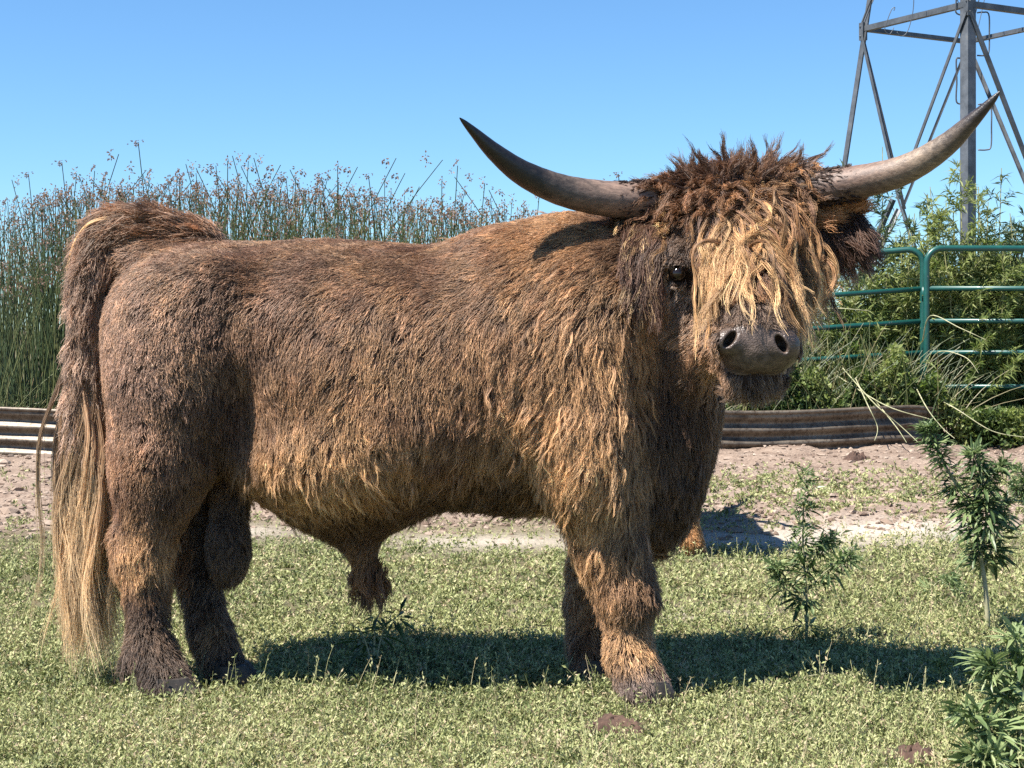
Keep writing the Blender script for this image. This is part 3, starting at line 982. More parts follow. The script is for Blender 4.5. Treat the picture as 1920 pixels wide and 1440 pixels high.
def gauss(u, v, cx, cy, sx, sy):
    return np.exp(-((u - cx) / sx) ** 2 - ((v - cy) / sy) ** 2)

bV, bF = surface_nets(BF, B0, BH)
bN = norm(sample(BG, bV))

def nose_mask(P):
    u, v = uv_of(P)
    top = 604 + 0.0016 * (u - 1425) ** 2
    front = P[:, 1] < 4.19
    m = (v > top) & (((u - 1424) / 76) ** 4 + ((v - 648) / 57) ** 4 < 1) & front
    return m

BULL0 = np.array([float(at(720, 1310, YB)[0]), YB, 0.0])
bull = empty("bull", BULL0)
tag(bull, "shaggy brown highland bull with long upswept horns standing side-on on the short pasture", "bull")

m_skin = simple_mat("bull_skin", [(0.3, (.022, .013, .009)), (0.7, (.05, .03, .02))], 20, 0.9, bump_s=0.4, bump_d=0.004, spec=.15)
bVs = bV.copy()
nm = nose_mask(bV)
bVs[nm] -= bN[nm] * 0.010
body = mesh_np("body", bVs, bF, m_skin, bull, smooth=True, loc=BULL0)

# nose: bare leather, finer grid of the same field
m_nose, n, l, b = new_mat("nose_leather")
nz = noise_node(n, l, 60, 3, 0.6)
r = ramp(n, l, nz.outputs[0], [(0.35, (.050, .034, .026)), (0.65, (.125, .088, .068))])
l.new(r.outputs[0], b.inputs["Base Color"])
b.inputs["Roughness"].default_value = 0.42
vor = n.new("ShaderNodeTexVoronoi"); vor.inputs["Scale"].default_value = 240
tc = n.new("ShaderNodeTexCoord"); l.new(tc.outputs["Object"], vor.inputs["Vector"])
bump(n, l, vor.outputs["Distance"], 0.55, 0.0020, b)
NH = 0.0035
N0 = np.array([0.48, 3.97, 0.80]); N1 = np.array([0.80, 4.26, 1.04])
NF = field(N0, N1, NH)
nV, nF = surface_nets(NF, N0, NH)
keep = nose_mask(nV)
fk = keep[nF].all(axis=1)
nF = nF[fk]
used = np.unique(nF); remap = np.full(len(nV), -1); remap[used] = np.arange(len(used))
mesh_np("nose", nV[used], remap[nF], m_nose, bull, smooth=True, loc=BULL0)
mw = MB()
p0, p1, p2 = at(1388, 707, 4.088), at(1418, 703, 4.072), at(1452, 708, 4.085)

# eyes
m_eye, n, l, b = new_mat("eye_dark")
b.inputs["Base Color"].default_value = (.012, .007, .004, 1)
b.inputs["Roughness"].default_value = 0.10
def uv_sphere(c, r, nu=20, nv=12, sq=(1, 1, 1)):
    vs = []; fs = []
    for j in range(nv + 1):
        th = math.pi * j / nv
        for i in range(nu):
            ph = 2 * math.pi * i / nu
            vs.append((c[0] + r * sq[0] * math.sin(th) * math.cos(ph), c[1] + r * sq[1] * math.sin(th) * math.sin(ph), c[2] + r * sq[2] * math.cos(th)))
    for j in range(nv):
        for i in range(nu):
            i2 = (i + 1) % nu
            fs.append((j * nu + i, (j + 1) * nu + i, (j + 1) * nu + i2, j * nu + i2))
    return vs, fs
for e in EYES:
    m = MB(); vs, fs = uv_sphere(at(e[0], e[1], e[2] + 0.0025), 0.0213, 24, 14); m.add(vs, fs)
    m.build("eye", m_eye, bull, smooth=True, loc=BULL0)

# horns
def horn_mat(name, dark):
    m, n, l, b = new_mat(name)
    at_ = n.new("ShaderNodeAttribute"); at_.attribute_name = "t"
    nz = noise_node(n, l, 26, 6, 0.7)
    mp = n.new("ShaderNodeMapping"); tc = n.new("ShaderNodeTexCoord")
    mp.inputs["Scale"].default_value = (8, 40, 40)
    l.new(tc.outputs["Object"], mp.inputs["Vector"])
    nz2 = noise_node(n, l, 3.0, 5, 0.75, vec=mp.outputs[0])
    ad = n.new("ShaderNodeMath"); ad.operation = 'MULTIPLY_ADD'; ad.inputs[1].default_value = 0.30; 
    l.new(nz.outputs[0], ad.inputs[0]); l.new(at_.outputs["Fac"], ad.inputs[2])
    sb = n.new("ShaderNodeMath"); sb.operation = 'SUBTRACT'; sb.inputs[1].default_value = 0.15
    l.new(ad.outputs[0], sb.inputs[0])
    r = ramp(n, l, sb.outputs[0], dark)
    mx = n.new("ShaderNodeMix"); mx.data_type = 'RGBA'; mx.blend_type = 'MULTIPLY'; mx.inputs[0].default_value = 0.85
    r2 = ramp(n, l, nz2.outputs[0], [(0.34, (.38, .34, .32)), (0.50, (.9, .88, .86)), (0.66, (1.45, 1.4, 1.33))])
    l.new(r.outputs[0], mx.inputs[6]); l.new(r2.outputs[0], mx.inputs[7])
    l.new(mx.outputs[2], b.inputs["Base Color"])
    rr = ramp(n, l, at_.outputs["Fac"], [(0.3, (.55, .55, .55)), (0.7, (.33, .33, .33))])
    l.new(rr.outputs[0], b.inputs["Roughness"])
    bump(n, l, nz2.outputs[0], 0.5, 0.003, b)
    return m
m_hornL = horn_mat("horn_shaded_dark_tip", [(0.0, (.17, .11, .085)), (0.26, (.19, .13, .10)), (0.38, (.085, .065, .052)), (0.48, (.014, .012, .011)), (1.0, (.009, .008, .008))])  # dark tip, blackened further to paint in the shade of the underside
m_hornR = horn_mat("horn_pale_middle", [(0.0, (.075, .045, .034)), (0.25, (.15, .095, .07)), (0.45, (.24, .18, .13)), (0.58, (.11, .085, .065)), (0.74, (.035, .028, .025)), (1.0, (.022, .018, .017))])
def spline(P, n):
    P = np.array(P, float); m = len(P); out = []
    for s in np.linspace(0, m - 1, n):
        i = min(int(s), m - 2); t = s - i
        p0, p1, p2, p3 = P[max(i - 1, 0)], P[i], P[i + 1], P[min(i + 2, m - 1)]
        out.append(0.5 * ((2 * p1) + (-p0 + p2) * t + (2 * p0 - 5 * p1 + 4 * p2 - p3) * t * t + (-p0 + 3 * p1 - 3 * p2 + p3) * t ** 3))
    return np.array(out)
def horn(pts, mat):
    rows = [np.append(at(px, py, Y), r) for px, py, Y, r in pts]
    S = spline(rows, 70)
    nside = 28; vs = []; tt = []
    for i, s in enumerate(S):
        t = norm((S[min(i + 1, 69), :3] - S[max(i - 1, 0), :3]))
        a = norm(np.cross(t, [0, 1.0, 0])); b_ = np.cross(t, a)
        for k in range(nside):
            w = 2 * math.pi * k / nside
            rr = s[3] * (1 + 0.012 * math.sin(i * 1.9) * (1 - i / 70) + 0.02 * math.sin(3 * w + i * .2))
            vs.append(s[:3] + (a * math.cos(w) + b_ * math.sin(w)) * rr); tt.append(i / 69)
    fs = [(i * nside + k, i * nside + (k + 1) % nside, (i + 1) * nside + (k + 1) % nside, (i + 1) * nside + k) for i in range(69) for k in range(nside)]
    vs.append(S[-1, :3]); tt.append(1.0)
    F = np.array(fs)
    return mesh_np("horn", np.array(vs), F, mat, bull, smooth=True, attrs={"t": np.array(tt)}, loc=BULL0)
hornL = horn([(1290, 372, 4.46, .053), (1235, 375, 4.44, .0525), (1150, 374, 4.40, .050), (1060, 359, 4.35, .0435), (985, 327, 4.30, .035),
      (930, 287, 4.26, .0245), (890, 249, 4.23, .0135), (870, 229, 4.21, .0065), (862, 221, 4.20, .0015)], m_hornL)
hornR = horn([(1440, 360, 4.46, .053), (1507, 358, 4.43, .052), (1590, 345, 4.38, .0475), (1673, 326, 4.32, .042), (1730, 301, 4.27, .0365),
      (1779, 268, 4.22, .030), (1813, 236, 4.18, .0225), (1843, 206, 4.15, .0145), (1864, 184, 4.13, .0085), (1875, 171, 4.12, .0018)], m_hornR)

# ears
def ear(pts, name="ear"):
    rows = [np.concatenate([at(px, py, Y), [rw, rt]]) for px, py, Y, rw, rt in pts]
    S = spline(rows, 16); vs = []; ns = 14
    for i, s in enumerate(S):
        t = norm(S[min(i + 1, 15), :3] - S[max(i - 1, 0), :3])
        a = norm(np.cross(t, [0, 1.0, 0])); b_ = np.cross(t, a)
        for k in range(ns):
            w = 2 * math.pi * k / ns
            vs.append(s[:3] + a * math.cos(w) * s[3] + b_ * math.sin(w) * s[4])
    fs = [(i * ns + k, i * ns + (k + 1) % ns, (i + 1) * ns + (k + 1) % ns, (i + 1) * ns + k) for i in range(15) for k in range(ns)]
    return S, mesh_np(name, np.array(vs), np.array(fs), m_skin, bull, smooth=True, loc=BULL0)
earR_S, earR = ear([(1510, 425, 4.44, .03, .03), (1545, 424, 4.44, .055, .025), (1575, 414, 4.44, .055, .02), (1600, 402, 4.43, .022, .01)])
earL_S, earL = ear([(1245, 430, 4.44, .03, .03), (1215, 445, 4.44, .05, .025), (1185, 460, 4.44, .045, .02), (1160, 478, 4.43, .018, .01)])

# tail core
tail_pts = [(405, 470, 4.55, .036), (362, 452, 4.55, .042), (320, 441, 4.54, .045), (262, 430, 4.53, .045), (212, 440, 4.52, .046), (184, 480, 4.51, .046), (168, 560, 4.50, .034), (160, 660, 4.49, .029), (155, 780, 4.49, .024), (155, 900, 4.49, .014), (158, 960, 4.49, .006)]
TS = spline([np.append(at(a, b_, c), r) for a, b_, c, r in tail_pts], 60)
tm = MB(); tm.tube([s[:3] for s in TS], [float(max(s[3], .003)) for s in TS], 12)
tail = tm.build("tail", m_skin, bull, smooth=True, loc=BULL0)

# hooves
m_hoof = simple_mat("hoof", [(0.3, (.02, .016, .013)), (0.7, (.055, .045, .038))], 40, 0.6, bump_d=0.003)
def hoof(px, Y):
    m = MB()
    for s in (-1, 1):
        rows = []
        for z, rx, ry, sx in ((0.0, .066, .031, .016), (.03, .060, .030, .010), (.06, .046, .026, 0)):
            for k in range(12):
                w = 2 * math.pi * k / 12
                c = at(px, HOR, Y)
                rows.append((c[0] + sx + rx * math.cos(w), Y + s * .027 + ry * math.sin(w), z))
        m.add(rows, [(i * 12 + k, i * 12 + (k + 1) % 12, (i + 1) * 12 + (k + 1) % 12, (i + 1) * 12 + k) for i in range(2) for k in range(12)] + [tuple(range(24, 36))])
    return m.build("hoof", m_hoof, bull, smooth=False, loc=BULL0)
for hp in ((325, 4.31), (434, 4.47), (1215, 4.27), (1116, 4.55)): hoof(*hp)

print("body", len(bV), time.time() - T0)

# ---------------------------------------------------------------- coat
def lerp_rows(G, s):
    """G (n,k,3) guides, s (n,m) float index -> (n,m,3)"""
    k = G.shape[1]
    s = np.clip(s, 0, k - 1.0001)
    i = s.astype(int); f = (s - i)[..., None]
    r = np.arange(len(G))[:, None]
    return G[r, i] * (1 - f) + G[r, i + 1] * f

def grow(P, D, L, K, grav, lift, wav, wscale, clear, seed=0, curl=0.0, follow=0.5, usefield=True, target=None, noise_oct=2):
    """grow guide hairs from P with start direction D and flow target; follows the body field without entering it"""
    n = len(P); step = (L / (K - 1))[:, None]
    pts = np.empty((n, K, 3)); pts[:, 0] = P
    d = D.copy(); p = P.copy()
    ph = rng.uniform(0, 6.28, n)
    side = norm(np.cross(D, np.array([0.3, 1.0, 0.2])))
    for k in range(1, K):
        t = k / (K - 1)
        nz = vec_noise(p, wscale, noise_oct, seed)
        d2 = d * (1 - follow) + follow * (target if target is not None else d)
        d2 = d2 + nz * wav[:, None] + np.array([0, 0, -1.0]) * (grav * (0.4 + t))[:, None]
        if curl is not 0.0:
            d2 = d2 + side * (curl * np.sin(ph + t * 9.0))[:, None]
        d = norm(d2)
        p = p + d * step
        if usefield:
            f = sample(BF, p); g = norm(sample(BG, p))
            want = clear * t
            push = np.maximum(want - f, 0)
            p = p + g * np.minimum(push, 0.05)[:, None]
        pts[:, k] = p
    return pts

def children(G, m, rad, clump, frizz, lenvar, colf, seed=0, flat=None, tipw=0.3):
    """m hairs round each guide; returns points (N,K,3), guide index"""
    n, K, _ = G.shape
    gi = np.repeat(np.arange(n), m)
    off = rng.normal(size=(n * m, 3))
    off *= (rad[gi] / 1.3)[:, None]
    if flat is not None:
        nn = flat[gi]
        off -= nn * (off * nn).sum(1)[:, None] * 0.85
    u = 1 - lenvar * rng.random(n * m) ** 1.3
    s = np.linspace(0, K - 1, K)[None, :] * u[:, None]
    pts = lerp_rows(G[gi], s)
    t = np.linspace(0, 1, K)
    c = clump[gi][:, None] * (t[None, :] ** 0.8)
    pts += off[:, None, :] * (1 - c)[..., None]
    a = rng.normal(size=(n * m, 1, 3)); b2 = rng.normal(size=(n * m, 1, 3))
    fr = frizz[gi][:, None, None]
    ph = rng.uniform(0, 6.28, (n * m, 1, 1)); w = rng.uniform(4, 11, (n * m, 1, 1))
    pts += fr * (a * np.sin(w * t[None, :, None] + ph) + b2 * t[None, :, None] ** 2 * 0.8) * t[None, :, None]
    return pts, gi

def hair_obj(name, pts, cols, rad, mat, parent, loc):
    N, K, _ = pts.shape
    cd = bpy.data.hair_curves.new(name)
    cd.add_curves([K] * N)
    cd.points.foreach_set("position", np.ascontiguousarray((pts - loc).reshape(-1), dtype=np.float32))
    r = np.ascontiguousarray(rad.reshape(-1), dtype=np.float32)
    ra = cd.attributes.get("radius") or cd.attributes.new("radius", 'FLOAT', 'POINT')
    ra.data.foreach_set("value", r)
    ca = cd.attributes.new("col", 'FLOAT_COLOR', 'POINT')
    c4 = np.ones((N * K, 4), dtype=np.float32); c4[:, :3] = np.clip(cols.reshape(-1, 3), 0.004, 0.9)
    ca.data.foreach_set("color", c4.ravel())
    cd.materials.append(mat)
    o = bpy.data.objects.new(name, cd)
    link(o, parent)
    return o

def taper(N, K, r0, tip=0.25):
    t = np.linspace(0, 1, K)
    return np.tile(r0 * (1 - (1 - tip) * t ** 2.0), (N, 1)) if np.isscalar(r0) else r0[:, None] * (1 - (1 - tip) * t ** 2.0)[None]

def sample_surface(V, F, N, w, n):
    """random points on quads with per-vertex weights"""
    fc = V[F].mean(1)
    ar = np.linalg.norm(np.cross(V[F[:, 2]] - V[F[:, 0]], V[F[:, 3]] - V[F[:, 1]]), axis=1) * .5
    wt = ar * w(fc, norm(N[F].mean(1)))
    cs = np.cumsum(wt); cs /= cs[-1]
    fi = np.searchsorted(cs, rng.random(n))
    fi = np.clip(fi, 0, len(F) - 1)
    a, b = rng.random(n)[:, None], rng.random(n)[:, None]
    q = V[F[fi]]
    return (q[:, 0] * (1 - a) + q[:, 1] * a) * (1 - b) + (q[:, 3] * (1 - a) + q[:, 2] * a) * b

# region tables --------------------------------------------------------
def regions(P, Nn):
    u, v = uv_of(P)
    head = sstep(1225, 1262, u) * (v < 760) * (P[:, 1] < 4.52) * (1 - sstep(4.40, 4.47, P[:, 1]) * (v > 520))
    head = np.where((u > 1300) & (v < 745) & (P[:, 1] < 4.42), 1.0, head)
    head = np.where((v > 640) & (u < 1300), 0, head)
    head = np.where((v > 757), 0, head)
    legs = sstep(985, 1060, v) * ((u < 400) | (u > 1020))
    legs = np.where((u > 360) & (u < 480) & (v < 1118) & (P[:, 1] < 4.58) & (P[:, 1] > 4.44), 0, legs)
    return u, v, head, legs

def coat_props(P, Nn, salt=0):
    u, v, head, legs = regions(P, Nn)
    n = len(P)
    # length
    L = np.full(n, .040)
    L += .055 * gauss(u, v, 1080, 720, 150, 260)          # shoulder fringe
    L += .045 * gauss(u, v, 640, 900, 170, 90)            # curly belly side
    L += .035 * gauss(u, v, 1250, 850, 110, 200)          # chest
    L += .010 * gauss(u, v, 700, 720, 260, 120)
    L -= .012 * gauss(u, v, 420, 520, 260, 90) + .014 * gauss(u, v, 290, 650, 150, 180)
    L += .03 * gauss(u, v, 690, 1090, 40, 50)
    L += .03 * gauss(u, v, 270, 1040, 60, 60)
    L += .03 * gauss(u, v, 1120, 1060, 90, 90)
    scr = (u > 360) & (u < 480) & (v > 930) & (v < 1125) & (P[:, 1] > 4.42) & (P[:, 1] < 4.6)
    L = np.where(scr, .028, L)
    L = np.where(v > 1220, .045, L)
    L = np.where(head > .5, .026, L)
    L += np.where(head > .5, .045 * gauss(u, v, 1275, 650, 50, 80) + .03 * gauss(u, v, 1415, 735, 80, 25), 0)
    # flow direction
    back = 1 - sstep(470, 640, v)
    flow = np.stack([-(0.35 + 0.9 * back), np.zeros(n), -(0.95 - 0.75 * back)], 1)
    sh = gauss(u, v, 1100, 700, 170, 260)
    flow += sh[:, None] * np.array([-.05, 0, -.5])
    rump = gauss(u, v, 250, 700, 120, 250)
    flow += rump[:, None] * np.array([.35, 0, -.6])
    fl = gauss(u, v, 470, 720, 70, 90)
    flow += fl[:, None] * np.array([.9, 0, -.1])          # swirl where the flank folds in
    bs = gauss(u, v, 650, 880, 180, 90)
    flow += bs[:, None] * np.array([.55, -.2, -.1])
    flow = np.where((legs > .3)[:, None], np.array([.06, 0, -1.0]), flow)
    flow = np.where((v > 1000)[:, None] & (u < 360)[:, None], np.array([.15, 0, -1.0]), flow)
    neck = (u > 1180) & (head < .5)
    flow = np.where(neck[:, None], np.array([.08, -.1, -1.0]), flow)
    hd = np.stack([(u - 1395) / 170.0, np.full(n, -.15), -0.9 - 0 * u], 1)
    hd = np.where((v > 600)[:, None], np.stack([(u - 1420) / 75.0, np.full(n, -.1), -0.7 - 0 * u], 1), hd)
    hd = np.where(((v < 345))[:, None], np.stack([(u - 1380) / 120.0, np.full(n, -.2), 0.7 + 0 * u], 1), hd)
    flow = np.where((head > .5)[:, None], hd, flow)
    flow = norm(flow)
    # colour: root and tip
    big = vnoise(P, .30, 2, 1); mid = vnoise(P, .09, 2, 2)
    base = np.array([.124, .062, .033]); gold = np.array([.43, .255, .120]); red = np.array([.23, .105, .042]); dark = np.array([.026, .014, .009]); pink = np.array([.25, .155, .108]); grey = np.array([.16, .12, .10])
    g = .14 + .42 * gauss(u, v, 1080, 620, 170, 220) + .70 * gauss(u, v, 1050, 860, 150, 120) + 1.0 * gauss(u, v, 600, 870, 145, 80)
    g += .30 * gauss(u, v, 680, 690, 260, 70) + .75 * gauss(u, v, 260, 1030, 45, 60) + .85 * gauss(u, v, 1185, 1190, 50, 80) + .55 * gauss(u, v, 1130, 980, 90, 90) + .4 * gauss(u, v, 400, 1190, 30, 30)
    g += .16 * big + .20 * mid
    g = np.clip(g, 0, 1)[:, None]
    p = np.clip(.85 * gauss(u, v, 265, 680, 110, 170) + .30 * gauss(u, v, 500, 560, 250, 100), 0, 1)[:, None]
    rd = np.clip(.5 * gauss(u, v, 1000, 450, 160, 60) + .55 * gauss(u, v, 640, 900, 150, 70) + .4 * gauss(u, v, 230, 860, 60, 120) + .2 * mid, 0, 1)[:, None]
    dk = np.clip(1.1 * gauss(u, v, 415, 800, 58, 120) + 1.3 * gauss(u, v, 1275, 890, 80, 200) + .30 * gauss(u, v, 620, 490, 300, 40) + .5 * gauss(u, v, 480, 670, 60, 30) + 1.0 * gauss(u, v, 860, 960, 190, 65) + .8 * gauss(u, v, 580, 990, 140, 40) + .8 * gauss(u, v, 965, 930, 50, 110) + .4 * gauss(u, v, 1230, 720, 50, 90)  # shade of flank fold, chest, belly and elbow painted into the coat
                 + .8 * gauss(u, v, 1150, 450, 45, 60) + .8 * gauss(u, v, 1205, 1130, 28, 40) + .5 * gauss(u, v, 300, 920, 90, 60), 0, 1)[:, None]  # painted shade below the left horn and inside the hind leg too
    C = base + 0 * g
    C = C * (1 - p) + pink * p
    C = C * (1 - rd * .6) + red * rd * .6
    tip = C * 1.25 * (1 - g) + gold * g
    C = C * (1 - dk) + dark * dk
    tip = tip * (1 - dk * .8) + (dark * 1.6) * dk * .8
    foot = (.75 * sstep(1090, 1130, v) + .25 * sstep(1170, 1260, v))[:, None] * (1 - .6 * gauss(u, v, 375, 1185, 45, 35)[:, None]) * (u < 600)[:, None]
    footf = sstep(1215, 1275, v)[:, None] * (u > 600)[:, None]
    C = C * (1 - foot) + np.array([.035, .024, .018]) * foot; tip = tip * (1 - foot) + np.array([.075, .05, .036]) * foot
    C = C * (1 - footf) + np.array([.07, .048, .04]) * footf; tip = tip * (1 - footf) + np.array([.16, .115, .095]) * footf
    tip = np.where(scr[:, None], np.array([.10, .062, .04]), tip)
    C = np.where(scr[:, None], np.array([.06, .04, .03]), C)
    hc = np.array([.06, .036, .025]); ht = np.array([.13, .085, .06])
    eyep = gauss(u, v, 1270, 545, 45, 40)[:, None]
    ht2 = ht + eyep * np.array([.24, .19, .15]) * .7
    ck = (gauss(u, v, 1300, 640, 55, 60) + gauss(u, v, 1335, 700, 40, 60))[:, None]
    ht2 = ht2 + ck * np.array([.17, .09, .04])
    C = np.where((head > .5)[:, None], hc, C); tip = np.where((head > .5)[:, None], ht2, tip)
    L = L * (1 - .62 * np.clip(gauss(u, v, 1272, 513, 48, 38), 0, 1))
    return u, v, head, legs, L, flow, C * .8, tip, g[:, 0], dk[:, 0]

m_hair = hair_mat("coat_hair", .5)

def visible_weight(c, nn):
    """fewer hairs on the side that faces away"""
    w = np.where(nn[:, 1] > 0.45, .35, 1.0)
    u, v = uv_of(c)
    w = np.where(nose_mask(c), 0, w)
    for e in EYES:
        w = np.where(((u - e[0]) / 30) ** 2 + ((v - e[1]) / 20) ** 2 < 1, 0, w)
    w = np.where((u > 1225) & (v < 720) & (c[:, 1] < 4.47), w * 2.0, w)
    w = np.where(c[:, 2] < 0.034, 0, w)
    return w

def make_coat(NG, M, K):
    P = sample_surface(bV, bF, bN, visible_weight, NG)
    Nn = norm(sample(BG, P))
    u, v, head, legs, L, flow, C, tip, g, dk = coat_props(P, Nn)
    flow = flow + vec_noise(P, .22, 2, 3) * .34 + vec_noise(P, .05, 1, 6) * .13
    flow = flow - Nn * (flow * Nn).sum(1)[:, None]
    flow = norm(flow)
    smooth = np.clip(1 - (L - .042) / .045, 0, 1)
    rough_ = np.clip(gauss(u, v, 620, 880, 170, 90) + (legs > .3) + gauss(u, v, 250, 880, 90, 130), 0, 1)
    lift = .15 - .07 * smooth + .14 * rough_ + (.09 - .03 * smooth + .08 * rough_) * vnoise(P, .06, 1, 4)
    lift = np.where(head > .5, .3, lift)
    D = norm(flow + Nn * np.maximum(lift, .1)[:, None])
    L = L * rng.uniform(.75, 1.2, NG)
    curl = .25 + .5 * gauss(u, v, 640, 890, 170, 90) + .45 * gauss(u, v, 260, 880, 90, 130) + .3 * gauss(u, v, 1130, 1050, 90, 80)
    curl = np.where(head > .5, .1, curl * (1 - .6 * smooth))
    G = grow(P - Nn * .004, D, L, K, np.full(NG, .12), lift, np.full(NG, .22), .05, np.where(head > .5, .006, .006 + .010 * (1 - smooth) + .012 * rough_), seed=5, curl=curl, follow=.35, target=flow)
    rad = np.where(head > .5, .008, .009 + .004 * smooth)
    cl = np.where(head > .5, .45, rng.uniform(.35, .90, NG) * (1 - .62 * smooth))
    pts, gi = children(G, M, rad, cl, .0035 - .0018 * smooth, .45, None, flat=Nn)
    t = np.linspace(0, 1, K)
    lock = rng.lognormal(0, .20, NG) ** (1 - .5 * smooth) * np.clip(1 + .38 * vnoise(P * np.array([1, 1, .22]), .035, 2, 13), .6, 1.6) * np.clip(1 + .22 * vnoise(P, .12, 2, 15), .7, 1.4)
    hairv = rng.lognormal(0, .34, len(gi))
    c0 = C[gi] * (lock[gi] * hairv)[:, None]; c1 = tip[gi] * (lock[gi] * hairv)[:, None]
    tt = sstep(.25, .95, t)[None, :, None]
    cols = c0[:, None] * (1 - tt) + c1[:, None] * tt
    return P, pts, cols

COATP, pts, cols = make_coat(32000, 11, 7)
print("coat", len(pts), time.time() - T0)
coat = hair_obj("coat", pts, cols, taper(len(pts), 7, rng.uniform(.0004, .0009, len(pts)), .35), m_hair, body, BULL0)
del pts, cols

def guard_hairs():
    """a thin layer of longer, wavier hairs over the coat, pale towards the tips"""
    n = 5200
    def wt(c):
        a, b = uv_of(c)
        return .10 + gauss(a, b, 1060, 800, 150, 190) + .9 * gauss(a, b, 610, 880, 170, 80) + .7 * (b > 980) * ((a < 480) | (a > 1000)) + .6 * gauss(a, b, 1240, 700, 60, 160)
    P = sample_surface(bV, bF, bN, lambda c, nn: wt(c) * np.where(nn[:, 1] > .3, .25, 1.0) * np.where((uv_of(c)[0] > 1240) & (uv_of(c)[1] < 740), 0, 1) * (c[:, 2] > .06), n)
    Nn = norm(sample(BG, P))
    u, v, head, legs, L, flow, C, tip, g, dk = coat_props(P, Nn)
    flow = flow + vec_noise(P, .16, 2, 8) * .45
    flow = norm(flow - Nn * (flow * Nn).sum(1)[:, None])
    L = (L * 1.15 + .006) * rng.uniform(.7, 1.3, n)
    sh = np.clip(gauss(u, v, 1060, 760, 170, 240) + gauss(u, v, 620, 880, 180, 90) + (legs > .3) * .7, 0, 1)
    D = norm(flow + Nn * (.22 + .2 * sh)[:, None])
    G = grow(P, D, L, 9, np.full(n, .10), None, np.full(n, .24), .08, .007 + .012 * sh, seed=19, curl=.15 + .25 * sh, follow=.25, target=flow)
    pts, gi = children(G, 7, .004 + .003 * rng.random(n), rng.uniform(.6, .95, n), np.full(n, .002), .4, None, flat=Nn)
    t = sstep(.1, .9, np.linspace(0, 1, 9))[None, :, None]
    lv = (rng.lognormal(0, .30, n)[gi] * rng.lognormal(0, .2, len(gi)))[:, None]
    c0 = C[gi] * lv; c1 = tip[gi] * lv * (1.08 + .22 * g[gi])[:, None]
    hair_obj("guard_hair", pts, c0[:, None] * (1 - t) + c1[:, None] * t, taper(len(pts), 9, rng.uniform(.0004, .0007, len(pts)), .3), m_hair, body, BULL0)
guard_hairs()

def locks(P, D, L, K, M, rad, clump, colr, colm, colt, frizz, lenvar, clear, grav, wav, wscale, seed, curl=0.3, target=None, follow=.3, usefield=True, width=(.0006, .0011), knee=.45, cvar=.3):
    n = len(P)
    G = grow(P, D, L, K, np.full(n, grav), None, np.full(n, wav), wscale, clear, seed=seed, curl=np.full(n, curl), follow=follow, target=target if target is not None else None, usefield=usefield)
    pts, gi = children(G, M, np.broadcast_to(rad, (n,)).astype(float), np.broadcast_to(clump, (n,)).astype(float), np.full(n, frizz), lenvar, None)
    t = np.linspace(0, 1, K)[None, :, None]
    lv = rng.lognormal(0, cvar, n)[gi][:, None, None] * rng.lognormal(0, .22, len(gi))[:, None, None]
    a = colr[gi][:, None]; b = colm[gi][:, None]; c = colt[gi][:, None]
    cols = np.where(t < knee, a + (b - a) * (t / knee), b + (c - b) * ((t - knee) / (1 - knee))) * lv
    return pts, cols, rng.uniform(*width, len(pts))

def surf_pts(n, cond):
    """random body surface points fulfilling cond(u, v, P, N)"""
    fc = bV[bF].mean(1); fn = norm(bN[bF].mean(1)); u, v = uv_of(fc)
    ok = np.argwhere(cond(u, v, fc, fn))[:, 0]
    fi = rng.choice(ok, n)
    a, b = rng.random(n)[:, None], rng.random(n)[:, None]
    q = bV[bF[fi]]
    return (q[:, 0] * (1 - a) + q[:, 1] * a) * (1 - b) + (q[:, 3] * (1 - a) + q[:, 2] * a) * b

dk_ = np.array([.026, .013, .008]); br_ = np.array([.11, .052, .025]); go_ = np.array([.29, .15, .060]); bl_ = np.array([.62, .41, .20])
sets = []
# long fringe over the face
def fringe():
    n = 440
    P = np.concatenate([surf_pts(n - 16, lambda u, v, c, m: (u > 1334) & (u < 1495) & (v > 345) & (v < 455) & (m[:, 1] < .1) & (c[:, 1] < 4.46)), surf_pts(16, lambda u, v, c, m: (u > 1232) & (u < 1258) & (v > 370) & (v < 440) & (m[:, 1] < .2) & (c[:, 1] < 4.46))])
    u, v = uv_of(P); N = norm(sample(BG, P))
    x = (u - 1385) / 130
    tgt = norm(np.stack([np.where(u < 1300, -.12, np.where(x > 0, .07, .19)) + rng.normal(0, .08, n), np.full(n, -.30), np.full(n, -1.0)], 1))
    D = norm(tgt + N * .45 + rng.normal(0, .2, (n, 3)))
    goal = 578 + rng.normal(0, 55, n) - 30 * np.abs(x) ** 2
    goal = np.where((u < 1310), goal - rng.uniform(0, 100, n), goal)
    goal = np.where((u > 1480), goal - rng.uniform(20, 130, n), goal)
    L = np.clip((goal - v) / FOC * 4.3 * 1.22, .05, .42)
    blond = np.where(rng.random(n) < .30, rng.uniform(.6, 1.15, n), rng.uniform(0, .40, n))[:, None]
    cr = np.tile(dk_ * 1.6, (n, 1)); cm = br_ * (1 - blond) + go_ * .8 * blond; ct = go_ * .8 * (1 - blond) + bl_ * blond
    return locks(P, D, L, 16, 24, rng.uniform(.003, .0085, n), rng.uniform(.65, .96, n), cr, cm, ct, .0045, .5, .018 + .024 * rng.random(n), .10, .36, .075, 3, curl=.36, width=(.00045, .0009), target=tgt, follow=.28)
sets.append(fringe())
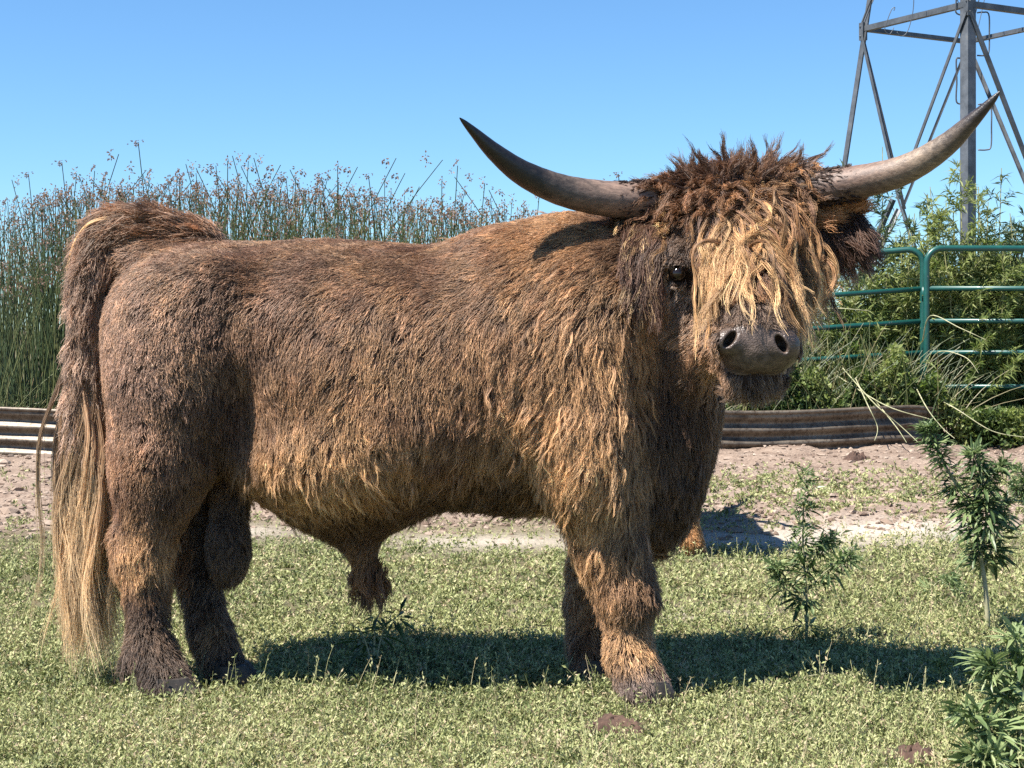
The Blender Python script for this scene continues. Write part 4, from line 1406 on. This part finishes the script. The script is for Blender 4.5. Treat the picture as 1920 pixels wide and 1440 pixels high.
# darker under-layer of the fringe
def under():
    n = 420
    P = surf_pts(n, lambda u, v, c, m: (u > 1325) & (u < 1500) & (v > 345) & (v < 560) & (m[:, 1] < -.2) & (c[:, 1] < 4.40))
    u, v = uv_of(P); N = norm(sample(BG, P)); x = (u - 1400) / 90
    tgt = norm(np.stack([x * .15 + .12 + rng.normal(0, .14, n), np.full(n, -.30), np.full(n, -1.0)], 1))
    g = rng.random((n, 1)) ** 2
    return locks(P, norm(tgt + N * .3), np.clip((585 - v) / FOC * 4.3, .04, .14), 10, 22, np.full(n, .008), rng.uniform(.5, .9, n), np.tile(dk_, (n, 1)), np.tile(dk_ * 2.2, (n, 1)), br_ * (1 - g) + go_ * g, .004, .5, .010, .10, .30, .05, 17, curl=.4, target=tgt, follow=.28)
sets.append(under())
# shorter tousled locks over the brow
def brow():
    n = 430
    P = surf_pts(n, lambda u, v, c, m: (u > 1225) & (u < 1520) & (v > 300) & (v < 400) & (c[:, 1] < 4.52))
    u, v = uv_of(P); N = norm(sample(BG, P)); x = (u - 1380) / 130
    tgt = norm(np.stack([x * .9 + rng.normal(0, .45, n), np.full(n, -.35), -.6 + rng.normal(0, .45, n)], 1))
    D = norm(tgt * .6 + N)
    g = rng.random((n, 1)) * sstep(-.6, .6, x)[:, None]
    return locks(P, D, rng.uniform(.05, .12, n), 11, 24, np.full(n, .008), rng.uniform(.82, .985, n), np.tile(dk_ * 1.3, (n, 1)), np.tile(br_ * .9, (n, 1)), br_ * 1.2 * (1 - g) + go_ * g, .005, .5, .035, .10, .38, .05, 9, curl=.5, target=tgt, follow=.25, cvar=.35)
sets.append(brow())
# crest standing up between the horns
def crest():
    n = 240
    P = surf_pts(n, lambda u, v, c, m: (u > 1262) & (u < 1505) & (v > 290) & (v < 362) & (m[:, 2] > .1))
    u, v = uv_of(P); N = norm(sample(BG, P)); x = (u - 1385) / 120
    tgt = norm(np.stack([x * .75 + rng.normal(0, .28, n), rng.normal(-.1, .2, n), .9 - .45 * np.abs(x) + rng.normal(0, .2, n)], 1))
    L = np.clip(rng.normal(.075, .028, n) * (1.05 - .3 * np.abs(x)) + (rng.random(n) < .10) * .05, .03, .16)
    return locks(P, norm(tgt + N * .5), L, 10, 26, np.full(n, .012), rng.uniform(.9, .995, n), np.tile(dk_ * .9, (n, 1)), np.tile(dk_ * 1.7, (n, 1)), np.tile(br_ * .8, (n, 1)), .004, .5, .02, -.02, .22, .06, 12, curl=.3, target=tgt, follow=.35)
sets.append(crest())
# hair round the horn roots and temples, falling over the cheeks
def temples():
    n = 420
    P = surf_pts(n, lambda u, v, c, m: (((u > 1195) & (u < 1240) & (v > 395) & (v < 500)) | ((u > 1500) & (u < 1545) & (v > 380) & (v < 480))) & (m[:, 1] < .5))
    u, v = uv_of(P); N = norm(sample(BG, P)); x = np.sign(u - 1380)
    tgt = norm(np.stack([x * .16 + rng.normal(0, .10, n), np.full(n, -.25), np.full(n, -1.0)], 1))
    g = np.clip(rng.normal(.25, .35, (n, 1)), 0, 1) * (rng.random((n, 1)) < .25)
    L = rng.uniform(.12, .24, n)
    return locks(P, norm(tgt + N * .8), L, 12, 24, np.full(n, .010), rng.uniform(.6, .95, n), np.tile(dk_, (n, 1)), np.tile(dk_ * 2.0, (n, 1)), (dk_ * 2.6) * (1 - g) + bl_ * g, .004, .4, .03, .12, .22, .06, 14, curl=.25, target=tgt)
sets.append(temples())
K_ = 16
def resample(p, K):
    n, k, _ = p.shape
    return lerp_rows(p, np.tile(np.linspace(0, k - 1, K), (n, 1)))
P_ = np.concatenate([resample(s[0], K_) for s in sets]); C_ = np.concatenate([resample(s[1], K_) for s in sets]); R_ = np.concatenate([s[2] for s in sets])
hair_obj("forelock", P_, C_, taper(len(P_), K_, R_, .3), m_hair, body, BULL0)

# ear hair
def ear_hair(S, earo, out, warm):
    n = 420
    i = rng.integers(1, 16, n)
    c = S[i]; w = rng.uniform(0, 6.28, n)
    t = norm(S[np.minimum(i + 1, 15), :3] - S[np.maximum(i - 1, 0), :3])
    a = norm(np.cross(t, [0, 1.0, 0])); b = np.cross(t, a)
    N = a * np.cos(w)[:, None] + b * np.sin(w)[:, None]
    P = c[:, :3] + a * (np.cos(w) * c[:, 3])[:, None] + b * (np.sin(w) * c[:, 4])[:, None]
    up = N[:, 2] > .05
    tgt = norm(t * .75 + np.where(up[:, None], np.array([.1 * out, -.25, .15]), np.array([-.15 * out, -.12, -1.0])) + rng.normal(0, .16, (n, 3)))
    L = np.where(up, rng.uniform(.04, .085, n), rng.uniform(.06, .15, n))
    redc = np.array([.22, .105, .045]) * warm
    ct = np.where(up[:, None], redc * 1.5, dk_ * 2.8); cm = np.where(up[:, None], redc, dk_ * 1.6); cr = np.where(up[:, None], redc * .6, dk_ * .6)
    p, cc, r = locks(P, norm(tgt + N * .6), L, 10, 26, np.full(n, .011), rng.uniform(.4, .85, n), cr, cm, ct, .005, .5, .0, .06, .12, .05, 5, curl=.15, target=tgt, usefield=False)
    hair_obj("ear_hair", p, cc, taper(len(p), 10, r, .3), m_hair, earo, BULL0)
ear_hair(earR_S, earR, 1, 1.0)
ear_hair(earL_S, earL, -1, .5)

# tail hair
def tail_hair():
    n1 = 900
    fi = rng.random(n1) ** .9 * 50
    i = fi.astype(int); c = TS[i]; w = rng.uniform(0, 6.28, n1)
    t = norm(TS[np.minimum(i + 1, 59), :3] - TS[np.maximum(i - 1, 0), :3])
    a = norm(np.cross(t, [0, 1.0, 0])); b = np.cross(t, a)
    N = a * np.cos(w)[:, None] + b * np.sin(w)[:, None]
    P = c[:, :3] + N * c[:, 3:4]
    s = i / 59.0
    tgt = norm(t * 1.0 + N * .25 + rng.normal(0, .12, (n1, 3)))
    L = .075 + .025 * rng.random(n1)
    g = np.clip(sstep(.3, .8, s) + rng.normal(0, .2, n1), 0, 1)[:, None]
    pinkb = np.array([.22, .145, .10])
    cr = np.tile(np.array([.07, .043, .027]), (n1, 1)); cm = br_ * (1 - g) + pinkb * g; ct = cm * 1.5
    A = locks(P, norm(tgt + N * .35), L, 10, 24, np.full(n1, .014), rng.uniform(.5, .9, n1), cr, cm, ct, .005, .4, 0., .10, .14, .08, 21, curl=.15, target=tgt, usefield=False)
    # the switch: long blond locks from the lower tail to the ground
    n2 = 330
    fi = 37 + rng.random(n2) * 21
    i = fi.astype(int); c = TS[i]; w = rng.uniform(0, 6.28, n2)
    N = np.stack([np.cos(w), np.sin(w) * .8, np.zeros(n2)], 1)
    P = c[:, :3] + N * .02
    endz = np.where(rng.random(n2) < .6, rng.uniform(.03, .25, n2), rng.uniform(.2, .5, n2))
    L = np.clip((P[:, 2] - endz) * 1.03, .15, 1.25)
    spread = np.stack([N[:, 0] * .052 + .016, N[:, 1] * .06, np.full(n2, -1.0)], 1)
    tgt = norm(spread + np.clip(rng.normal(0, .018, (n2, 3)), -.03, .03))
    ct = np.array([.54, .385, .22]) * rng.uniform(.6, 1.1, (n2, 1)); cm = np.array([.24, .145, .08]) * rng.uniform(.5, 1.2, (n2, 1)); cr = np.tile(np.array([.13, .075, .042]), (n2, 1))
    B = locks(P, tgt, L, 20, 30, np.full(n2, .0065), rng.uniform(.7, .97, n2), cr, cm, ct, .007, .4, 0., .03, .085, .10, 25, curl=.13, target=tgt, usefield=False, follow=.30, cvar=.3)
    # wispy blond curl over the bend
    n3 = 26
    P = np.tile(at(240, 412, 4.50), (n3, 1)) + rng.normal(0, .012, (n3, 3))
    D = norm(np.array([-1, -.1, .12]) + rng.normal(0, .06, (n3, 3)))
    Cc = locks(P, D, rng.uniform(.16, .24, n3), 12, 12, np.full(n3, .004), np.full(n3, .8), np.tile(go_, (n3, 1)), np.tile(bl_ * .8, (n3, 1)), np.tile(bl_, (n3, 1)), .003, .3, 0., .28, .05, .1, 31, curl=.1, target=D, usefield=False, follow=.0)
    S_ = [A, B, Cc]; K = 20
    p = np.concatenate([resample(q[0], K) for q in S_]); cc = np.concatenate([resample(q[1], K) for q in S_]); r = np.concatenate([q[2] for q in S_])
    p[:, :, 2] = np.maximum(p[:, :, 2], .012)
    hair_obj("tail_hair", p, cc, taper(len(p), K, r, .3), m_hair, tail, BULL0)
tail_hair()

# sheath tuft
def tuft():
    n = 60
    P = np.tile(at(690, 1070, YB), (n, 1)) + rng.normal(0, 1, (n, 3)) * np.array([.022, .015, .02])
    D = norm(np.array([0, 0, -1.0]) + rng.normal(0, .18, (n, 3)))
    p, cc, r = locks(P, D, rng.uniform(.06, .13, n), 10, 24, np.full(n, .009), np.full(n, .8), np.tile(br_ * .6, (n, 1)), np.tile(br_ * 1.5, (n, 1)), np.tile(dk_ * 1.2, (n, 1)), .004, .4, 0., .05, .15, .05, 2, usefield=False)
    hair_obj("sheath_tuft", p, cc, taper(len(p), 10, r, .3), m_hair, body, BULL0)
tuft()

# short dark bristles that run out onto the horn roots
def bristles():
    Ps = []; Ds = []
    for (px0, py0, Y0), (px1, py1, Y1), r, cnt, sgn in (((1235, 375, 4.44), (1160, 374, 4.41), .0515, 170, -1), ((1507, 358, 4.43), (1600, 343, 4.38), .050, 380, 1)):
        A = at(px0, py0, Y0); B = at(px1, py1, Y1); ax = norm(B - A)
        s = rng.random(cnt) ** 1.5; w = rng.uniform(math.pi * .9, math.pi * 1.75, cnt) if sgn < 0 else rng.uniform(math.pi * .95, math.pi * 1.95, cnt)
        up = norm(np.cross(ax, [0, 1., 0])); up = up if up[2] > 0 else -up
        fy = norm(np.cross(up, ax)); fy = fy if fy[1] > 0 else -fy
        N = fy * np.sin(w)[:, None] + up * np.cos(w)[:, None] * -1
        N[:, 1] = -np.abs(N[:, 1])
        Ps.append(A + (B - A) * s[:, None] + N * (r - s[:, None] * .003)); Ds.append(norm(ax + N * .25 + np.array([0, 0, -.25]) + rng.normal(0, .15, (cnt, 3))))
    P = np.concatenate(Ps); D = np.concatenate(Ds); n = len(P)
    p, cc, r = locks(P, D, rng.uniform(.010, .028, n), 4, 9, np.full(n, .003), np.full(n, .8), np.tile(dk_ * .6, (n, 1)), np.tile(dk_ * .7, (n, 1)), np.tile(dk_, (n, 1)), .001, .4, 0., .0, .05, .05, 2, usefield=False)
    hair_obj("horn_bristles", p, cc, taper(len(p), 4, r * .8, .4), m_hair, body, BULL0)
bristles()
print("bull", time.time() - T0)
# ================================================================ GROUND COVER
m_cover = leaf_mat("ground_cover_leaf", [(0, (.04, .06, .022)), (.3, (.155, .185, .065)), (.55, (.30, .32, .13)), (.85, (.45, .44, .225)), (1, (.42, .33, .21))], .16, .6)
def cover_density(X, Y):
    P = np.stack([X, Y, 0 * X], 1)
    nz = .5 + .5 * vnoise(P, .5, 3, 6)
    edge = np.where(X > .9, 8.2 + .0 * X, 7.7) + .55 * vnoise(P, 1.1, 2, 3) + .35 * vnoise(P, .3, 2, 9)
    d = 1 - .93 * sstep(edge - .8, edge + .35, Y)
    patch = np.where(X > .6, .75 * sstep(.45, .72, nz) * (1 - sstep(9.6, 10.8, Y)), .10 * sstep(.6, .8, nz) * (1 - sstep(9, 9.6, Y)))
    patch = np.maximum(patch, (.35 + .6 * nz) * np.exp(-((X - 2.0) / 1.35) ** 4 - ((Y - 9.9) / 1.05) ** 4))
    d = np.maximum(d, patch)
    sand = np.exp(-((X - 1.15) / .60) ** 2 - ((Y - 7.6) / .42) ** 2) + np.exp(-((X - 1.95) / .42) ** 2 - ((Y - 8.05) / .35) ** 2) + .9 * np.exp(-((X + .1) / .5) ** 2 - ((Y - 7.5) / .25) ** 2) + .9 * np.exp(-((X + 1.4) / .3) ** 2 - ((Y - 7.8) / .2) ** 2)
    d = d * np.clip(1 - 1.1 * sand, .04, 1)
    bare = sstep(.55, .75, .5 + .5 * vnoise(P, .22, 2, 8))
    d = d * (1 - .70 * bare * (.35 + .65 * sstep(4.4, 6, Y)))
    for cx, cy, r in BARE: d = d * (1 - np.exp(-(((X - cx) / r) ** 2 + ((Y - cy) / (r * 1.2)) ** 2) ** 2))
    return np.clip(d, 0, 1)
BARE = [(*gx(1148, 1362)[:2], .085), (*gx(1700, 1424)[:2], .08)]
def cover():
    Vs, Fs, As = [], [], []; base = 0
    for y0, y1, nsp, per, Ls, half in ((2.9, 4.3, 25000, 11, .0108, .40), (4.3, 5.6, 18500, 11, .0128, .38), (5.6, 8.4, 21000, 9, .0165, .37), (8.4, 11.6, 15000, 8, .024, .37)):
        n = nsp
        Y = y0 + (y1 - y0) * rng.random(n); X = rng.uniform(-half, half, n) * Y
        k = rng.random(n) < cover_density(X, Y); X, Y = X[k], Y[k]; n = len(X)
        h, _ = ground_h(X, Y)
        hgt = rng.uniform(.014, .050, n) * (1 + .55 * vnoise(np.stack([X, Y, 0 * X], 1), .18, 2, 2)) * np.where(rng.random(n) < .05, 1.9, 1)
        B = np.stack([X, Y, h - .004], 1)
        a = rng.uniform(0, 6.28, n); ln = rng.uniform(.3, 1.3, n)
        d = norm(np.stack([np.cos(a) * ln, np.sin(a) * ln, np.ones(n)], 1))
        # leaves along each sprig
        t = (np.arange(per)[None] + rng.random((n, per))) / per
        P = B[:, None] + d[:, None] * (hgt[:, None] * t)[..., None] + rng.normal(size=(n, per, 3)) * np.array([.006, .006, .002])
        D = norm(rng.normal(size=(n, per, 3)) * np.array([1, 1, .5]) + d[:, None] * .7 + np.array([0, 0, .45]))
        Nn = norm(np.cross(D, rng.normal(size=(n, per, 3)))); 
        P = P.reshape(-1, 3); D = D.reshape(-1, 3); Nn = Nn.reshape(-1, 3)
        L = Ls * rng.uniform(.55, 1.5, len(P)); W = L * rng.uniform(.26, .46, len(P))
        V, F = blades_np(P, D, Nn, L, W, .1)
        sv = np.clip(.48 + .17 * rng.normal(size=n) + .13 * vnoise(B, .9, 2, 5) + .16 * vnoise(B, .16, 2, 7), 0, 1)
        va = np.clip(sv[:, None] + .15 * rng.normal(size=(n, per)) + .16 * (t - .5), 0, 1).ravel()
        dry = rng.random(len(va)) < .035; va = np.where(dry, 1, va)
        Vs.append(V); Fs.append(F + base); As.append(np.repeat(va, 4)); base += len(V)
        # stalks
        T = B + d * (hgt * 1.1)[:, None]
        ks = rng.random(n) < .5
        V, F, idd, C = stems_np(B[ks], T[ks], np.zeros((ks.sum(), 3)), rng.uniform(.0007, .0013, ks.sum()), 2)
        Vs.append(V); Fs.append(F + base); As.append(rng.uniform(.5, 1, ks.sum())[idd]); base += len(V)
    o = mesh_np("ground_cover", np.concatenate(Vs), np.concatenate(Fs), m_cover, attrs={"var": np.concatenate(As)})
    tag(o, "short pale green small-leaved cover carpeting the pasture round the bull's feet", "ground cover", kind="stuff")
    print("cover faces", len(o.data.polygons))
cover()
def wisps():
    """taller thin seed stalks standing out of the carpet"""
    n = 1500
    Y = 3.2 + 4.3 * rng.random(n) ** 1.3; X = rng.uniform(-.36, .36, n) * Y
    h, _ = ground_h(X, Y); B = np.stack([X, Y, h], 1)
    ln = rng.uniform(.05, .13, n); a = rng.uniform(0, 6.28, n); s = rng.uniform(.1, .7, n)
    T = B + norm(np.stack([np.cos(a) * s, np.sin(a) * s, np.ones(n)], 1)) * ln[:, None]
    V1, F1, idd, C = stems_np(B, T, rng.normal(size=(n, 3)) * .012, rng.uniform(.0007, .0012, n), 4)
    var = rng.random(n)
    m = 7; t = rng.uniform(.45, 1, (n, m)); i = np.clip((t * 3).astype(int), 0, 2); f = t * 3 - i
    r_ = np.arange(n)[:, None]
    P = (C[r_, i] * (1 - f[..., None]) + C[r_, i + 1] * f[..., None]).reshape(-1, 3)
    D = norm(rng.normal(size=P.shape) * .6 + np.array([0, 0, 1.0])); Nn = norm(np.cross(D, rng.normal(size=P.shape)))
    L = rng.uniform(.006, .014, len(P))
    V2, F2 = blades_np(P, D, Nn, L, L * .35, 0.)
    o = mesh_np("seed_stalks", np.concatenate([V1, V2]), np.concatenate([F1, F2 + len(V1)]), m_cover, attrs={"var": np.concatenate([(.55 + .45 * var)[idd], np.repeat(np.repeat(.6 + .4 * var, m), 4)])})
    tag(o, "thin pale seed stalks standing out of the short ground cover", "grass", kind="stuff")
wisps()

# ================================================================ WEEDS IN THE PASTURE
m_hemp = leaf_mat("serrated_leaf", [(0, (.026, .052, .018)), (.4, (.075, .12, .042)), (.75, (.20, .26, .11)), (1, (.30, .35, .16))], .30, .42, .4)
m_bark = simple_mat("pale_weed_stem", [(.3, (.20, .21, .10)), (.7, (.42, .38, .25))], 30, .7, bump_s=.2, bump_d=.002)
def palmate(nl, seed):
    """one compound leaf lying along +X, leaflets folded along the midrib and drooping at the tips"""
    r = np.random.default_rng(seed); vs = []; fs = []
    for i in range(nl):
        a = (i - (nl - 1) / 2) * (math.radians(150) / max(nl - 1, 1)) + r.normal(0, .09)
        L = (1 - .42 * abs(i - (nl - 1) / 2) / max((nl - 1) / 2, 1)) * r.uniform(.85, 1.1)
        W = .085 * L
        dr = r.uniform(.12, .35)
        b = len(vs); K = 5
        for k in range(K + 1):
            t = k / K; x = .22 + L * t if nl > 1 else L * t
            z = -dr * t * t * L + .03; w = W * math.sin(math.pi * min(t * .92 + .06, 1)) * (1 + .18 * (-1) ** k)
            for s, zz in ((-1, .35), (0, 0), (1, .35)):
                lx, ly = x, s * w
                vs.append((lx * math.cos(a) - ly * math.sin(a), lx * math.sin(a) + ly * math.cos(a), z + zz * w))
        for k in range(K):
            for s in (0, 1):
                fs.append((b + k * 3 + s, b + (k + 1) * 3 + s, b + (k + 1) * 3 + s + 1, b + k * 3 + s + 1))
    # petiole
    b = len(vs)
    vs += [(0, -.008, 0), (0, .008, 0), (.23, .008, .03), (.23, -.008, .03)]; fs.append((b, b + 1, b + 2, b + 3))
    return np.array(vs), np.array(fs)
LEAFM = []
for k, (nl, v0) in enumerate(((5, .2), (5, .45), (7, .3), (5, .65), (3, .5), (7, .8), (3, .1), (1, .35))):
    V, F = palmate(nl, 50 + k)
    o = mesh_np("leaf", V, F, m_hemp, attrs={"var": np.clip(np.full(len(V), v0) + .1 * rng.normal(size=len(V)), 0, 1)})
    LEAFM.append(o.data); bpy.data.objects.remove(o)

def weed(base, stems, label, nleaf, lsize, tuft=True, vset=(0, 1, 2, 3, 4, 5)):
    """stems: list of polylines (world points) with radius; leaves spiral up them"""
    base = np.array(base, float)
    root = empty("leafy_weed", base)
    tag(root, label, "weed", "leafy weeds standing in the pasture")
    for pts, r, share in stems:
        S = spline(pts, 16) - base
        m = MB(); m.tube([p for p in S], [r * (1 - .75 * i / 15) for i in range(16)], 7); m.build("stem", m_bark, root, smooth=True)
        for q in range(int(nleaf * share)):
            t = 1 - (rng.random() ** 1.15) * (.92 if r < .006 else .72)
            i = min(int(t * 15), 14); f = t * 15 - i
            p = S[i] * (1 - f) + S[i + 1] * f
            ax = norm(S[i + 1] - S[i])
            a = q * 2.399 + rng.normal(0, .3)
            o1 = norm(np.cross(ax, [.1, 1, .2])); o2 = np.cross(ax, o1)
            out = o1 * math.cos(a) + o2 * math.sin(a)
            el = rng.uniform(-.35, .55) + .7 * (t > .9)
            x = norm(out + ax * el)
            up = norm(np.array([0, 0, 1.0]) - x * x[2] + rng.normal(0, .35, 3)); y = norm(np.cross(up, x)); z = np.cross(x, y)
            M = Matrix(((x[0], y[0], z[0]), (x[1], y[1], z[1]), (x[2], y[2], z[2])))
            sc = lsize * rng.uniform(.6, 1.15) * (1 - .45 * t)
            o = bpy.data.objects.new("leaf", LEAFM[int(rng.choice(vset))])
            o.matrix_local = Matrix.Translation(Vector(p)) @ M.to_4x4() @ Matrix.Scale(sc, 4)
            link(o, root)
        # budding tops: small tight leaves, joined
        if tuft:
            n = 150
            t = 1 - rng.random(n) ** 1.2 * .45
            i = np.minimum((t * 15).astype(int), 14); f = (t * 15 - i)[:, None]
            P = S[i] * (1 - f) + S[i + 1] * f + rng.normal(size=(n, 3)) * .012
            D = norm(rng.normal(size=(n, 3)) * .8 + norm(S[-1] - S[-3]) * .8); Nn = norm(np.cross(D, rng.normal(size=(n, 3))))
            L = rng.uniform(.018, .055, n) * (lsize / .10)
            V, F = blades_np(P, D, Nn, L, L * .2, .15)
            o = mesh_np("bud_leaves", V, F, m_hemp, root, attrs={"var": np.repeat(np.clip(.6 + .25 * rng.normal(size=n), 0, 1), 4)})
            o["kind"] = "stuff"
    return root
def gp(px, py, dz=0.0):
    p = gx(px, py); return (p[0], p[1], dz)
def on(px, py, Y): return tuple(at(px, py, Y))
# upright weed in front of the shadowed grass
b1 = gx(1512, 1205); Y1 = b1[1]
weed(b1, [([b1, on(1512, 1120, Y1), on(1505, 1000, Y1), on(1512, 888, Y1)], .0055, 1.0), ([on(1511, 1130, Y1), on(1470, 1100, Y1 - .02), on(1455, 1060, Y1 - .03)], .003, .45),
          ([on(1511, 1110, Y1), on(1550, 1070, Y1 - .04), on(1600, 1040, Y1 - .05)], .003, .55), ([on(1508, 1085, Y1), on(1530, 1040, Y1 + .03), on(1560, 1010, Y1 + .04)], .003, .4)],
     "upright dark leafy weed rising from the pasture behind the bull's shadow", 52, .085)
b2 = gx(1853, 1190); Y2 = b2[1]
weed(b2, [([b2, on(1845, 1080, Y2), on(1818, 960, Y2), on(1765, 860, Y2 + .02), on(1738, 800, Y2 + .03)], .009, 1.3), ([on(1838, 1050, Y2), on(1850, 950, Y2 - .04), on(1826, 850, Y2 - .05)], .006, .9),
          ([on(1846, 1060, Y2), on(1870, 1000, Y2 + .04), on(1882, 940, Y2 + .06)], .004, .5), ([on(1825, 960, Y2), on(1850, 900, Y2), on(1880, 870, Y2)], .004, .4)],
     "tall leaning weed with a bare pale lower stem at the right side", 84, .095)
b3 = gx(1965, 1110); Y3 = b3[1]
weed(b3, [([b3, on(1950, 980, Y3), on(1915, 880, Y3)], .006, .9), ([b3, on(1945, 960, Y3), on(1900, 910, Y3)], .004, .5)], "leafy weed reaching into the picture at its right edge level with the mud", 26, .10)
b4 = gx(1935, 1440); Y4 = b4[1]
weed(b4, [([b4, on(1900, 1340, Y4), on(1850, 1240, Y4)], .006, .8), ([b4, on(1925, 1320, Y4), on(1905, 1195, Y4)], .006, .8), ([b4, on(1880, 1390, Y4 - .05), on(1800, 1330, Y4 - .06)], .005, .7),
          ([b4, on(1890, 1430, Y4 - .1), on(1820, 1420, Y4 - .12)], .004, .6)], "large pale-leaved weed sprawling in the lower right corner", 22, .12, vset=(3, 5, 5, 3))
b5 = gx(705, 1215); Y5 = 4.55
b5 = np.array([wx(702, 4.62), 4.62, 0])
weed(b5, [([b5, on(703, 1180, 4.62), on(712, 1150, 4.6)], .004, .6), ([b5, on(720, 1180, 4.6), on(755, 1150, 4.58)], .003, .8), ([b5, on(680, 1190, 4.6), on(655, 1170, 4.58)], .003, .5)],
     "small dark weed sprouting beneath the bull's belly", 14, .10, tuft=False, vset=(6, 7, 0))
b6 = gx(1765, 1300); Y6 = b6[1]
weed(b6, [([b6, on(1763, 1270, Y6), on(1768, 1235, Y6)], .003, 1.0)], "small low weed at the edge of the shadow near the corner weed", 14, .065, vset=(1, 3, 4))
b7 = gx(1735, 1120); Y7 = b7[1]
weed(b7, [([b7, on(1760, 1090, Y7), on(1790, 1085, Y7)], .003, .5), ([b7, on(1790, 1140, Y7 - .05), on(1800, 1100, Y7 - .05)], .003, .6)], "straggly low weed left of the tall leaning weed", 14, .07, vset=(3, 5, 1))
b8 = gx(1255, 1120)

# dry twigs on the ground in the shadow
m_darktwig = simple_mat("dark_twig", [(.3, (.05, .035, .025)), (.7, (.12, .09, .06))], 30, .8, bump_s=0)
TW = [((1400, 1170), (1412, 1195), (1430, 1215), "dark forked twig sticking up left of the upright weed"), ((1560, 1190), (1590, 1170), (1625, 1155), "thin dark twig lying right of the upright weed"),
      ((1695, 1215), (1700, 1190), (1690, 1175), "short dark twig between the upright and the leaning weed"), ((1000, 1180), (1020, 1165), (1030, 1150), "dark twig standing behind the shadow under the bull")]
for a_, b_, c_, lb in TW:
    Yt = gx(*a_ if a_[1] > c_[1] else c_)[1]
    m = MB(); S = spline([at(*a_, Yt), at(*b_, Yt), at(*c_, Yt)], 8); m.tube([p for p in S], [.002 * (1 - .1 * i) for i in range(8)], 5)
    S2 = spline([at(*b_, Yt), at(b_[0] + 14, b_[1] - 10, Yt), at(b_[0] + 18, b_[1] - 22, Yt)], 6); m.tube([p for p in S2], .001, 4)
    o = m.build("twig", m_darktwig, smooth=True, loc=tuple(float(v) for v in S[0])); tag(o, lb, "twig")
# bent blade catching the light on the shadow
m = MB(); S = spline([gp(1455, 1292, .0), on(1490, 1275, 4.44), on(1530, 1265, 4.42), on(1566, 1262, 4.41)], 14); m.tube([p for p in S], [.0022 * (1 - .06 * i) for i in range(14)], 4)
o = m.build("grass_blade", m_stalk, smooth=True, loc=tuple(float(v) for v in S[0])); tag(o, "long pale grass blade arching over the bull's shadow", "grass blade")

# dried dung
m_dung = simple_mat("dry_dung", [(.3, (.028, .014, .009)), (.7, (.11, .062, .042))], 30, .9, bump_s=.8, bump_d=.01)
def dung(px, py, r, hgt, label, seed, nm="dung"):
    c = gx(px, py); vs = []; fs = []; nr, ns = 9, 30
    rr = np.random.default_rng(seed)
    for j in range(nr + 1):
        q = j / nr
        for k in range(ns):
            w = 2 * math.pi * k / ns
            R = r * q * (1 + .18 * math.sin(3 * w + seed) + .10 * math.sin(7 * w + seed * 2))
            z = hgt * (1 - q ** 2.5) * (1 + .5 * math.sin(9 * q + 2 * w)) + rr.normal(0, hgt * .18) * (j < nr)
            vs.append((c[0] + R * math.cos(w), c[1] + R * math.sin(w) * .9, max(z, 0) + .004 - .03 * (j == nr)))
    fs = [(j * ns + k, (j + 1) * ns + k, (j + 1) * ns + (k + 1) % ns, j * ns + (k + 1) % ns) for j in range(nr) for k in range(ns)]
    o = mesh_np(nm, np.array(vs), np.array(fs), m_dung, smooth=True, loc=(float(c[0]), float(c[1]), 0.0)); tag(o, label, "dung")
dung(1150, 1362, .075, .014, "flat reddish dried dung in front of the bull's front hoof", 3)
dung(1708, 1428, .07, .022, "crumbly dark dung at the bottom edge near the corner weed", 5)
dung(1606, 872, .14, .06, "lump of dark dried dung out on the trampled mud", 8)

# ================================================================ THE COW BEHIND THE BULL
def cow():
    """a reddish cow standing further back, hidden by the bull but for one lower foreleg"""
    loc = Vector((0, 0, 0))
    root = bpy.data.objects.new("cow", None); root.empty_display_size = .1
    link(root)
    tag(root, "reddish cow hidden behind the bull except for one orange-brown lower leg", "cow")
    red = simple_mat("red_coat", [(.3, (.10, .042, .016)), (.7, (.26, .12, .045))], 25, .85, bump_s=.5, bump_d=.01, spec=.1)
    o = bpy.data.objects.new("body", body.data.copy()); o.data.materials[0] = red; link(o, root)
    m_redhair = hair_mat("red_hair", .5)
    n = 26000
    P = sample_surface(bV, bF, bN, lambda c, nn: np.where(c[:, 2] < .35, 2.2, .6), n)
    N = norm(sample(BG, P)); tgt = np.tile(np.array([.0, 0, -1.0]), (n, 1)) + vec_noise(P, .2, 1, 4) * .3
    tgt = norm(tgt - N * (tgt * N).sum(1)[:, None] * .9)
    p, cc, r = locks(P, norm(tgt + N * .5), rng.uniform(.025, .045, n), 5, 3, np.full(n, .006), np.full(n, .5), np.tile(np.array([.14, .06, .022]), (n, 1)), np.tile(np.array([.30, .14, .05]), (n, 1)), np.tile(np.array([.46, .25, .11]), (n, 1)), .003, .4, .012, .05, .15, .05, 3, target=tgt)
    hair_obj("coat", p, cc, taper(len(p), 5, r * .9, .4), m_redhair, o, BULL0)
    for h_ in (hornL, hornR):
        q = bpy.data.objects.new("horn", h_.data); link(q, root)
    for h_ in (earL, earR):
        q = bpy.data.objects.new("ear", h_.data); link(q, root)
    q = bpy.data.objects.new("tail", tail.data); link(q, root)
    # its hind hoof goes to the spot seen under the bull's chest
    s = .80
    root.scale = (s, s, s)
    foot = gx(1302, 1040)
    a = math.radians(96)
    lx, ly = float(at(312, HOR, 4.32)[0] - BULL0[0]) * s, (4.32 - YB) * s
    root.rotation_euler = (0, 0, a)
    root.location = (foot[0] - (lx * math.cos(a) - ly * math.sin(a)), foot[1] - (lx * math.sin(a) + ly * math.cos(a)), 0)
cow()
print("all", time.time() - T0)
